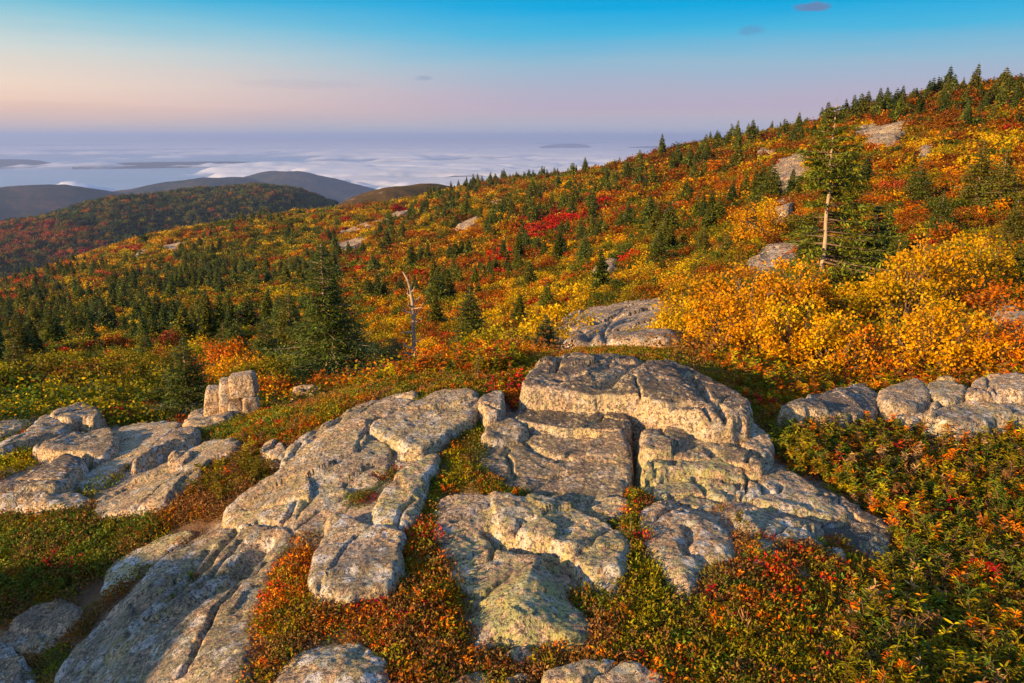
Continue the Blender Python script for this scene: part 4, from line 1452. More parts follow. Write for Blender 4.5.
def pick(rng, n, weights):
    k = list(weights)
    p = np.array([weights[q] for q in k], float)
    c = np.array([C_[q] for q in k])[rng.choice(len(k), n, p=p / p.sum())]
    return c * rng.uniform(.72, 1.25, (n, 1)) * rng.uniform(.92, 1.08, (n, 3))


def region(rng, pts, density, fn=datum):
    """even points over a patch of ground outlined in the photograph"""
    P = hit(pts, 0, fn)[:, :2]
    lo, hi = P.min(0), P.max(0)
    n = int(np.prod(hi - lo) * density)
    Q = rng.uniform(lo, hi, (n, 2))
    return Q[inside(Q, P)]


def near_cover():
    rng = np.random.default_rng(21)
    M = {}
    sp = [join(*sprig_model(100 + i, 6, .14, .025, 24, .27), 'heath_sprig', BARK_TWIG, HEATH) for i in range(5)]
    M['heath'] = source('heath_sprig', sp)
    lb = [join(*sprig_model(130 + i, 4, .10, .021, 17, .36), 'low_sprig', BARK_TWIG, HEATH) for i in range(5)]
    M['low'] = source('low_sprig', lb)
    M['mat'] = source('mat_cushion', [mat_model(160 + i).mesh('mat_cushion', HEATH) for i in range(5)])
    M['moss'] = source('moss_cushion', [mat_model(180 + i, 220, .06, .03, .008, .6, .8).mesh('moss_cushion', HEATH) for i in range(4)])
    M['grass'] = source('grass_tuft', [mat_model(190 + i, 40, .03, .02, .07, .06, 1.6).mesh('grass_tuft', HEATH) for i in range(3)])
    EXCL = [hit(p)[:, :2] for p in (z8((280, 345), (388, 275), (400, 345), (340, 425), (250, 520), (205, 580), (190, 510), (290, 410)), z8((560, 150), (660, 95), (740, 90), (830, 60), (760, 120), (640, 128)), [(556, 351), (556, 330), (655, 332), (662, 350)])]
    zones = []   # kind, polygon, density, colours, scale, margin into rock
    A = zones.append
    right = [(775, 447), (800, 425), (860, 432), (930, 440), (1060, 440), (1500, 440), (1600, 560), (1500, 700), (1200, 800), (850, 800), (845, 690), (865, 620), (905, 570), (895, 530), (850, 500), (790, 470)]
    A(('heath', right, 620, dict(olive=4, green=2.4, brown=1.3, rust=1.6, orange=1.3, red=.4, lime=3, sand=1, moss=2), (.6, 1.15), .02))
    A(('low', right, 260, dict(olive=4, brown=2, red=.5, orange=1, green=2, lime=1.5), (.8, 1.3), .01))
    A(('mat', right, 260, dict(brown=4, olive=2, rust=1.5), (.9, 1.6), .01))
    midr = [(640, 500), (655, 560), (665, 600), (700, 612), (760, 560), (840, 580), (900, 590), (950, 700), (950, 800), (560, 800), (560, 690), (640, 640), (600, 612), (575, 640), (560, 620), (600, 585), (612, 555), (625, 545), (630, 505)]
    A(('low', midr, 520, dict(olive=3.4, green=2.6, lime=1.4, red=.3, orange=.9, brown=2, rust=1), (.4, .85), .0))
    A(('mat', midr, 1100, dict(olive=2, brown=3, rust=2, red=.8, orange=.8, moss=2), (.7, 1.2), .0))
    bot = z3((-30, 120), (70, 130), (100, 290), (200, 350), (130, 430), (150, 560), (320, 600), (440, 680), (640, 580), (700, 400), (760, 420), (760, 800), (-200, 800), (-120, 500), (-60, 300))
    A(('mat', bot, 1100, dict(brown=3, rust=2.4, olive=2.4, red=.5, orange=1.2, moss=1.6, lime=.8), (.6, 1.15), .0))
    A(('low', bot, 130, dict(rust=2, orange=2, olive=2, lime=1, red=.8), (.45, .85), .0))
    brown = z6((420, 125), (335, 150), (290, 230), (232, 400), (230, 520), (160, 740), (290, 740), (360, 552), (500, 522), (620, 530), (700, 570), (700, 740), (980, 740), (945, 400), (930, 280), (885, 180), (890, 70), (770, 100), (745, 250), (700, 340), (480, 350), (405, 300))
    A(('mat', brown, 1200, dict(brown=3.5, rust=3.4, orange=1.4, red=.6, olive=2), (.6, 1.15), .0))
    A(('low', brown, 150, dict(rust=2, orange=2.5, olive=1, lime=1, red=1), (.4, .75), .0))
    A(('moss', z6((760, 95), (890, 95), (890, 150), (780, 150)), 1800, dict(moss=3, lime=1), (.8, 1.3), .0))
    A(('moss', z6((380, 440), (390, 480), (290, 560), (270, 520)), 1500, dict(lime=3, moss=2), (.7, 1.1), .0))
    A(('low', z6((380, 440), (390, 480), (220, 660), (190, 620)), 260, dict(lime=3, olive=2, orange=1), (.4, .8), .0))
    moss = z2((395, 150), (310, 200), (215, 320), (150, 430), (140, 560), (60, 610), (205, 620), (212, 460), (290, 432), (500, 462), (600, 476), (600, 440), (470, 400), (395, 320), (372, 270), (385, 200))
    A(('moss', moss, 1500, dict(moss=2.2, lime=1.2, olive=2, brown=2), (.7, 1.2), .0))
    A(('mat', moss, 500, dict(olive=2, brown=2, rust=1), (.5, .9), .0))
    A(('low', z2((160, 400), (300, 360), (420, 400), (520, 430), (600, 450), (600, 475), (500, 466), (300, 440), (210, 460), (150, 470)), 480, dict(lime=3, olive=2, orange=1.2, rust=.6), (.4, .75), .0))
    A(('moss', z2((590, 470), (690, 470), (760, 440), (900, 425), (965, 440), (940, 455), (880, 446), (790, 462), (715, 492), (640, 490)), 2200, dict(lime=1.5, moss=2, olive=1), (.55, .9), -.02))
    A(('low', z2((930, 440), (995, 450), (985, 570), (1010, 660), (940, 630), (870, 560), (935, 530)), 600, dict(moss=2, lime=2, olive=1, orange=.6), (.45, .8), .0))
    A(('moss', z2((920, 440), (1000, 445), (1020, 680), (940, 640), (860, 555)), 1500, dict(moss=2, brown=2, olive=1), (.7, 1.1), .0))
    A(('low', z5((520, 440), (545, 390), (590, 330), (600, 262), (640, 235), (660, 262), (625, 330), (700, 315), (730, 270), (760, 262), (700, 310), (640, 345), (580, 400)), 650, dict(red=3, wine=2, orange=.6), (.4, .7), .0))
    A(('moss', z5((430, 500), (520, 440), (640, 340), (780, 250), (700, 320), (560, 430), (535, 500)), 1600, dict(moss=1, brown=3, wine=1.5), (.7, 1.1), .0))
    A(('low', z2((295, 150), (410, 112), (412, 140), (330, 165), (290, 170)), 700, dict(red=2, wine=1.5, rust=1.5), (.4, .7), .0))
    A(('mat', z5((860, 130), (980, 112), (1010, 150), (900, 180), (780, 260), (740, 300), (720, 290), (800, 210)), 1500, dict(wine=1, moss=2, brown=2, olive=1), (.5, .9), .0))
    shade = z8((-600, 20), (250, 30), (420, 50), (560, 85), (660, 100), (560, 160), (430, 218), (392, 270), (290, 335), (180, 358), (60, 410), (-20, 440), (-600, 440))
    A(('mat', shade, 700, dict(green=3, moss=3, olive=1.5, brown=1.5, wine=.4), (.8, 1.4), .0))
    A(('low', shade, 300, dict(green=3, moss=2.5, olive=1.5, red=.3, rust=.5, lime=.6), (.5, .9), .0))
    ul = z7((-60, 300), (100, 285), (200, 300), (215, 322), (100, 385), (-60, 440))
    A(('mat', ul, 420, dict(lime=2, moss=3, orange=1.2, olive=2), (1, 1.6), .0))
    A(('low', ul, 160, dict(lime=2, moss=2, orange=1, red=.4, olive=2), (.5, .9), .0))
    knoll = z7((-60, 500), (130, 455), (240, 430), (345, 445), (330, 500), (160, 540), (-60, 545))
    A(('low', knoll, 260, dict(lime=3, olive=2, orange=.8), (.5, 1.0), .0))
    clump = z7((735, 410), (790, 340), (880, 300), (960, 285), (1030, 300), (1050, 345), (1000, 420), (850, 505), (700, 485), (690, 450))
    A(('heath', clump, 420, dict(olive=2.5, brown=2.2, rust=2, orange=.8, red=1.0, lime=.8), (.5, .9), .02))
    A(('mat', z7((330, 545), (500, 535), (690, 455), (850, 515), (1024, 490), (860, 540), (700, 570), (560, 650), (380, 610)), 800, dict(brown=4, rust=2, wine=.6, olive=.8), (.7, 1.2), .0))
    back = z7((380, 150), (470, 140), (560, 140), (640, 170), (680, 195), (440, 205), (310, 215), (110, 285), (60, 265), (200, 240), (285, 205), (300, 180), (380, 180))
    A(('low', back, 240, dict(moss=2.5, lime=2, red=1.4, orange=1, olive=2), (.6, 1.1), .0))
    A(('mat', back, 300, dict(moss=2.5, olive=2, red=.8), (1, 1.6), .0))
    beh = z7((745, 215), (890, 150), (1024, 150), (1120, 180), (1120, 260), (1040, 300), (900, 255), (780, 270), (660, 290), (530, 340), (430, 440), (340, 480), (300, 450), (560, 310), (740, 240))
    A(('low', beh, 200, dict(olive=3, moss=3, rust=.8, red=.6, lime=1, green=2), (.35, .7), .0))
    A(('mat', beh, 260, dict(olive=2.5, moss=3, rust=.8, red=.3), (.9, 1.5), .0))
    red_edge = z5((60, 230), (230, 170), (330, 130), (430, 100), (520, 60), (620, 20), (760, 20), (960, 20), (1090, 40), (1100, 110), (1000, 140), (700, 30), (520, 75), (410, 130), (330, 175), (200, 260))
    A(('low', red_edge, 240, dict(rust=1.2, orange=.5, red=.4, olive=3, lime=1.5, green=2.5, moss=2), (.6, 1.1), .0))
    gap = z1((-40, 190), (85, 150), (90, 260), (60, 290), (-30, 290))
    A(('low', gap, 500, dict(red=2.5, orange=1.5, rust=1.5, lime=.7), (.7, 1.2), .0))
    rear = [(640, 350), (760, 430), (800, 415), (890, 415), (1060, 410), (1500, 430), (1500, 370), (1060, 360), (800, 380), (740, 372)]
    A(('low', rear, 180, dict(rust=2, orange=1.2, red=.4, olive=2.5, lime=1), (.8, 1.4), .0))
    ALLOVER = [(-140, 800), (-140, 470), (0, 445), (250, 408), (520, 385), (800, 412), (1120, 430), (1500, 430), (1500, 800)]
    A(('mat', ALLOVER, 420, dict(brown=3, olive=2, rust=2, moss=1.5), (.6, 1.1), .0))
    gapr = z4((290, 320), (360, 350), (420, 390), (480, 400), (700, 430), (830, 480), (890, 500), (840, 570), (600, 640), (380, 600), (300, 500), (380, 440))
    A(('low', gapr, 700, dict(olive=3, lime=1.4, red=1.2, orange=1, green=1.5, brown=1), (.4, .75), .0))
    A(('mat', gapr, 1000, dict(brown=2, olive=2, red=.7), (.6, 1.0), .0))
    A(('low', z8((630, 400), (700, 300), (780, 300), (880, 230), (900, 260), (820, 330), (720, 385)), 500, dict(green=2, moss=2, brown=1.5), (.35, .6), .5))
    rim = [(230, 402), (300, 394), (400, 384), (480, 384), (520, 372), (540, 350), (700, 356), (770, 404), (800, 414), (1060, 390), (1060, 374), (800, 374), (700, 342), (540, 338), (480, 358), (300, 378), (235, 388)]
    A(('low', rim, 260, dict(rust=2.2, orange=1, olive=3, lime=2, red=.3, gold=1.4, green=1.5), (1.0, 1.9), .0))
    A(('heath', rim, 120, dict(rust=2, orange=1, olive=3, lime=2, red=.3, gold=1.5), (.7, 1.3), .03))
    A(('low', [(655, 356), (690, 362), (740, 380), (765, 410), (785, 405), (770, 375), (700, 348), (650, 345)], 420, dict(rust=2, gold=2, olive=2, orange=1), (.5, .9), .0))
    A(('mat', [(600, 352), (690, 362), (740, 382), (765, 412), (790, 405), (770, 375), (700, 345), (600, 343)], 500, dict(rust=2, olive=2, brown=2), (.8, 1.3), .0))
    names = dict(heath=('heath_plants', 'knee-high heath with narrow green, rust and orange leaves on the right', 'heath'),
                 low=('low_plants', 'low leafy plants in green, orange and red between the slabs', 'ground cover'),
                 mat=('heath_mat', 'brown and rusty mat of tiny leaved heath between the slabs', 'ground cover'),
                 moss=('moss', 'bright moss cushions in the cracks of the ledge', 'moss'),
                 grass=('grass', 'dry grass tufts among the heath in front', 'grass'))
    G = {}
    for zi, (kind, poly, dens, cols, (s0, s1), mg) in enumerate(zones):
        wide = poly is ALLOVER
        Q = region(rng, poly, dens)
        n1 = fbm(Q[:, 0] * 3.0, Q[:, 1] * 3.0, 3, 41 + len(kind))
        Q = Q[rng.uniform(-.9, .5, len(Q)) < n1 + .25]
        Q = Q[~bare_rock(Q, mg + dict(low=-.030, mat=-.012, heath=-.03).get(kind, 0))]
        for ex in EXCL + (LEDGE if wide else []):
            Q = Q[~inside(Q, ex)]
        n = len(Q)
        if not n:
            continue
        # colours gather in drifts
        c = pick(rng, n, cols)
        drift = fbm(Q[:, 0] * 2.2, Q[:, 1] * 2.2, 3, 77)[:, None]
        c2 = pick(rng, n, {list(cols)[0]: 1})
        c = np.where(drift + rng.uniform(-.4, .4, (n, 1)) > .22, c2, c)
        G.setdefault(kind, []).append((Q, c, rng.uniform(s0, s1, n)))
    # low cover behind the highest block
    Q = rng.uniform((-1.3, 4.3), (2.6, 7.8), (9000, 2))
    Q = Q[~bare_rock(Q, -.01)]
    G['mat'].append((Q, pick(rng, len(Q), dict(rust=2, olive=3, brown=2, moss=2)), rng.uniform(.7, 1.15, len(Q))))
    # dry tufts
    Q = np.concatenate([region(rng, right, 14), region(rng, midr, 26), region(rng, bot, 20), region(rng, shade, 12), region(rng, beh, 14)])
    Q = Q[~bare_rock(Q, 0)]
    G['grass'] = [(Q, pick(rng, len(Q), dict(sand=2, olive=2)), rng.uniform(.4, .9, len(Q)))]
    for kind, L in G.items():
        Q = np.concatenate([l[0] for l in L])
        c = np.concatenate([l[1] for l in L])
        s = np.concatenate([l[2] for l in L])
        n = len(Q)
        z = ground(Q[:, 0], Q[:, 1]) - .004
        rot = np.stack([rng.normal(0, .16, n), rng.normal(0, .16, n), rng.uniform(0, 6.28, n)], 1)
        sv = np.stack([s, s, s * rng.uniform(.8, 1.2, n)], 1)
        nm, lb_, ct = names[kind]
        cover(nm, lb_, ct, M[kind], np.column_stack([Q, z]), rot, sv, rng.integers(0, len(M[kind].objects), n), c)
        print('cover', kind, n)


near_cover()

# ------------------------------------------------------------------ trees and shrubs one can tell apart
def plant(name, cat, label, parts, x, y, z, s, rz, group=None, tint=None, sz=1.0, lean=(0, 0)):
    """parts: list of (part name, mesh)"""
    root = bpy.data.objects.new(name, None)
    COL.objects.link(root)
    root.location = (x, y, z)
    root.rotation_euler = (lean[0], lean[1], rz)
    root.scale = (s, s, s * sz)
    tag(root, label, cat, group)
    for pn, me in parts:
        o = obj(pn, me, parent=root)
        if tint is not None and pn in ('foliage', 'crown'):
            o['tint'] = tuple(float(q) for q in tint)
    return root


def top_height(x, y, z, vtop):
    """height that brings a plant's top to this height in the picture"""
    lo, hi = .05, 40.0
    for _ in range(40):
        m = (lo + hi) / 2
        if project(x, y, z + m)[1] > vtop:
            lo = m
        else:
            hi = m
    return lo


SPRUCE_T = [(.075, .098, .018), (.090, .110, .017), (.062, .090, .022), (.110, .115, .018)]


def parts_of(model, ns, na_, m1, m2):
    a, b = model
    return [(ns, a.mesh(ns, m1)), (na_, b.mesh(na_, m2))]


def named_trees():
    rng = np.random.default_rng(5)

    def dens_right(z, a):
        right = .5 + .5 * math.cos(a)
        front = .5 - .5 * math.sin(a)
        if z > .62:
            return .82
        if z > .48:
            return .16 + .5 * right
        return (.22 + .82 * right ** 1.2) * (.4 if front > .72 and right < .8 and z > .3 else 1)

    def prof_right(z):
        return float(np.interp(z, [.05, .2, .35, .5, .58, .66, .78, .86, .92, .97, 1], [.24, .29, .31, .24, .135, .135, .135, .075, .05, .028, .012]))
    tr, br, cr = spruce_model(61, 30, 6, 16, 9, .27, .022, .08, .42, dens_right, .018, 9, .14, split=True, prof=prof_right, wide=.30, girth=.0115)
    p = [('trunk', tr.mesh('trunk', BARK_PALE)), ('crown', join(br, cr, 'crown', BARK_TWIG, NEEDLE))]
    x, y, z = at(817, 16)
    plant('spruce_tree', 'spruce', 'tall spruce with a bare pale trunk and branches mostly on its right', p, x, y, z, top_height(x, y, z, 104), 0, None, (.14, .17, .025))

    def dens_left(z, a):
        return .98 if z < .42 else (.85 if z < .8 else .92)
    p = parts_of(spruce_model(62, 29, 7, 16, 8, .40, .026, .03, .9, dens_left, .006, 8, .08, wide=.28,
                              prof=lambda z: float(np.interp(z, [0, .12, .28, .45, .65, .82, .93, 1], [.37, .37, .30, .20, .145, .09, .04, .012]))), 'trunk', 'crown', BARK_SPRUCE, NEEDLE)
    x, y, z = at(324, 9.6)
    plant('spruce_tree', 'spruce', 'dark spire-topped spruce with wide low branches behind the long tan slab', p, x, y, z - .1, top_height(x, y, z - .1, 244), 1, None, (.085, .12, .024))
    p1 = parts_of(spruce_model(63, 22, 7, 13, 6, .46, .036, .01, .95, None, .004, 6, .02), 'trunk', 'crown', BARK_SPRUCE, NEEDLE)
    p2 = parts_of(spruce_model(64, 26, 6, 10, 4, .36, .042, .02, .85, None, .006, 6, .15), 'trunk', 'crown', BARK_SPRUCE, NEEDLE)
    p3 = parts_of(spruce_model(65, 28, 6, 10, 4, .29, .038, .04, .9, None, .008, 6, .2), 'trunk', 'crown', BARK_SPRUCE, NEEDLE)
    p4 = parts_of(spruce_model(66, 22, 6, 10, 4, .62, .046, .02, .6, None, .01, 6, .05), 'trunk', 'crown', BARK_SPRUCE, NEEDLE)
    for (u, vt, d, p, lab, g) in [
        (178, 338, 7.1, p1, 'small dense young spruce left of the split boulder', None),
        (6, 338, 12.0, p2, 'spruce cut by the left edge above the yellow-green bushes', None),
        (288, 294, 24, p2, 'spruce half hidden behind the left of the spire-topped spruce', None),
        (262, 318, 19, p1, 'short spruce left of the spire-topped spruce', None),
        (392, 338, 10.2, p4, 'low spreading spruce at the foot of the dead snag', None),
        (352, 325, 11.0, p4, 'low bushy spruce right behind the spire-topped spruce', None),
        (470, 284, 24, p3, 'spruce right of the dead snag in front of red shrubs', None),
        (546, 314, 11.5, p2, 'little dark spruce at the left end of the cracked pale outcrop', None),
        (655, 230, 45, p3, 'spruce above the cracked pale outcrop on the slope', None),
        (700, 224, 46, p3, 'spruce left of the sloping outcrop above yellow shrubs', None),
        (724, 232, 40, p2, 'broad spruce on the left rim of the sloping outcrop', None),
        (762, 160, 78, p2, 'dark spruce beside the shadow-streaked outcrop', None),
        (747, 204, 50, p3, 'narrow spruce below the shadow-streaked outcrop', None),
        (868, 205, 17.5, p2, 'dense dark spruce just right of the tall bare-trunked spruce', None),
        (892, 232, 16, p1, 'shorter dark spruce second to the right of the tall bare-trunked one', None),
        (848, 236, 22, p3, 'spruce standing behind the tall bare-trunked spruce', None),
        (930, 190, 34, p3, 'spruce behind the big yellow shrub on the right', None),
        (962, 140, 48, p3, 'tall dark spruce in the upper right woods', None),
        (985, 150, 44, p2, 'dark bushy spruce in the upper right woods', None),
        (1003, 196, 27, p3, 'spruce near the right edge above the yellow shrubs', None),
        (1018, 238, 17, p2, 'spruce cut by the right edge above the boulders', None),
        (905, 160, 52, p2, 'spruce high on the slope right of the tall spruce', None),
        (220, 322, 26, p2, 'spruce above and left of the split boulder', None),
        (140, 330, 36, p2, 'spruce above the small dense young spruce on the left', None)]:
        x, y, z = at(u, d)
        h = top_height(x, y, z, vt)
        plant('spruce_tree', 'spruce', lab, p, x, y, z - .03 * h, h * 1.03, rng.uniform(0, 6.28), 'spruces one can tell apart', SPRUCE_T[rng.integers(4)])

    # dead snag
    mb = MB()
    P = np.array([(.0, 0, -.1), (.01, 0, .2), (-.01, .01, .45), (0, 0, .66), (-.012, 0, .82), (-.035, .0, .93), (-.075, .01, 1.0)])
    P = chaikin(P, 2, closed=False)
    mb.tube(P, np.interp(np.linspace(0, 1, len(P)), [0, .6, 1], [.020, .014, .005]), 9)
    twigs_ = []
    for (z0, a, L, up) in [(.58, .1, .12, .10), (.70, -.3, .15, .02), (.66, 2.9, .16, .05), (.76, .3, .12, .09), (.80, 2.7, .08, .1), (.62, 1.2, .15, .1), (.50, 3.4, .18, -.02), (.42, .4, .12, .03),
                           (.36, 2.6, .2, .02), (.30, 3.3, .16, .08), (.84, -1.0, .1, .05), (.72, 4.2, .12, .05)]:
        k = np.interp(z0, P[:, 2], P[:, 0])
        o = np.array([k, 0, z0])
        L *= .6
        d = np.array([math.cos(a), math.sin(a), 0])
        Q = [o, o + d * L * .4 + np.array([0, 0, up * L]), o + d * L * .75 + np.array([0, 0, up * 2 * L + .01]), o + d * L + np.array([0, 0, up * 4 * L])]
        m2 = MB()
        twigs_.append(m2)
        m2.tube(Q, [.010, .007, .005, .002], 5)
        m2.tube([Q[2], Q[2] + d * L * .2 + np.array([.01, 0, .04])], [.004, .0015], 4)
        m2.tube([Q[1], Q[1] + d * L * .25 + np.array([0, .03, -.03])], [.004, .0015], 4)
    x, y, z = at(413, 9.8)
    plant('dead_tree', 'dead tree', 'dead leafless snag with a bent pale trunk behind the ledge',
          [('trunk', mb.mesh('trunk', BARK_PALE))] + [('branch', q.mesh('branch', BARK_PALE)) for q in twigs_], x, y, z, top_height(x, y, z, 272), 0)


named_trees()


def named_shrubs():
    rng = np.random.default_rng(9)
    big = [parts_of(shrub_model(200 + i, 3400, .043, 40, .085, .62), 'stems', 'foliage', BARK_TWIG, LEAF) for i in range(4)]
    mid = [parts_of(shrub_model(220 + i, 1600, .058, 26, .10, .75), 'stems', 'foliage', BARK_TWIG, LEAF) for i in range(3)]
    thin = [parts_of(shrub_model(240 + i, 420, .055, 12, .12, .5), 'stems', 'foliage', BARK_TWIG, LEAF) for i in range(2)]
    Y, Gd, Or, Li, Ol, Re, Ru, Sa = (C_[k] for k in ('yellow', 'gold', 'orange', 'lime', 'olive', 'red', 'rust', 'salmon'))
    for (u, vt, d, p, tint, lab) in [
        (640, 322, 7.6, big[0], (.44, .31, .03), 'airy yellow-green shrub in front of the cracked pale outcrop'),
        (690, 300, 7.6, big[1], Y, 'yellow shrub right of the cracked pale outcrop'),
        (728, 292, 7.2, big[2], Gd, 'golden shrub behind the right end of the highest block'),
        (765, 305, 6.8, big[3], Gd, 'golden orange shrub behind the speckled low boulder'),
        (800, 300, 6.8, big[0], Y, 'bright yellow shrub below the trunk of the tall spruce'),
        (838, 318, 6.7, big[1], Gd, 'golden shrub behind the cracked brown boulder'),
        (868, 330, 6.6, thin[0], Or, 'thin orange shrub with bare twigs behind the pale rounded boulder'),
        (905, 325, 6.9, thin[1], Ru, 'bare-twigged rusty shrub left of the large-leaved yellow one'),
        (945, 305, 6.8, big[2], (.62, .33, .015), 'large-leaved yellow shrub above the smooth blue-grey slab'),
        (985, 325, 6.8, big[3], Gd, 'golden shrub at the right end of the rear boulders'),
        (1022, 318, 7.0, big[0], Or, 'orange yellow shrub cut by the right edge'),
        (745, 268, 10.0, big[3], (.46, .21, .02), 'tall golden shrub in the second row left of the tall spruce'),
        (700, 278, 10.5, big[2], (.42, .24, .02), 'yellow shrub in the second row above the cracked outcrop'),
        (790, 262, 12, big[1], Gd, 'golden shrub in front of the trunk of the tall spruce'),
        (930, 240, 13, big[0], (.54, .28, .015), 'big yellow shrub right of the dark spruces'),
        (965, 236, 15, big[1], (.44, .27, .02), 'big golden shrub near the right edge under the woods'),
        (905, 262, 12, big[3], (.46, .29, .02), 'yellow shrub between the dark spruces and the golden shrubs'),
        (548, 346, 6.4, mid[0], Y, 'yellow shrub behind the left shoulder of the highest block'),
        (515, 358, 6.3, mid[1], (.48, .30, .02), 'bright yellow shrub in the gap left of the highest block'),
        (530, 340, 8.0, mid[2], Gd, 'golden shrub left of the cracked pale outcrop'),
        (495, 340, 8.5, mid[0], Y, 'yellow shrub behind the blunt corner of the crest slab'),
        (470, 335, 9.5, mid[1], Ru, 'rusty shrub right of the dead snag'),
        (440, 340, 9.0, mid[2], Or, 'orange-brown shrub at the right foot of the dead snag'),
        (455, 360, 7.6, mid[0], (.33, .07, .02), 'reddish shrub behind the crest slab'),
        (500, 318, 12, mid[1], Li, 'yellow-green shrub above the blunt corner stone'),
        (560, 300, 14, mid[2], Y, 'yellow shrub behind the little dark spruce'),
        (320, 398, 6.6, thin[0], Re, 'thin red-leaved shrub in front of the spire-topped spruce'),
        (265, 375, 9.0, mid[0], (.40, .22, .02), 'golden shrub right behind the split boulder'),
        (215, 336, 15, big[2], Or, 'bright orange shrub above the split boulder'),
        (236, 348, 12, mid[1], Gd, 'golden shrub between the orange shrub and the split boulder'),
        (95, 374, 10.5, mid[2], (.46, .29, .018), 'yellow bush behind the tan rock crest on the left'),
        (55, 372, 11.5, mid[0], (.10, .10, .014), 'olive bush left of the yellow bush on the left'),
        (20, 378, 11, mid[1], (.36, .26, .02), 'yellow-green bush at the left edge behind the rock hump'),
        (130, 374, 11.5, mid[1], (.09, .09, .014), 'olive bush right of the yellow bush on the left'),
        (142, 388, 9.6, mid[2], (.12, .11, .02), 'dark olive bush at the left foot of the small young spruce'),
        (228, 390, 9.5, mid[0], Ol, 'olive bush hidden behind the split boulder'),
        (295, 392, 7.5, mid[1], (.14, .13, .02), 'olive shrub under the spire-topped spruce on its left'),
        (360, 372, 8.2, mid[2], (.10, .11, .02), 'dark green shrub under the spire-topped spruce on its right'),
        (755, 208, 46, big[0], (.50, .25, .015), 'lone bright yellow shrub on the slope left of the tall spruce')]:
        x, y, z = at(u, d)
        h = top_height(x, y, z, vt - (9 if u > 675 else 0))
        plant('shrub', 'shrub', lab, p, x, y, z - .02, h, rng.uniform(0, 6.28), 'shrubs one can tell apart', tint, sz=1.0)
    return


named_shrubs()


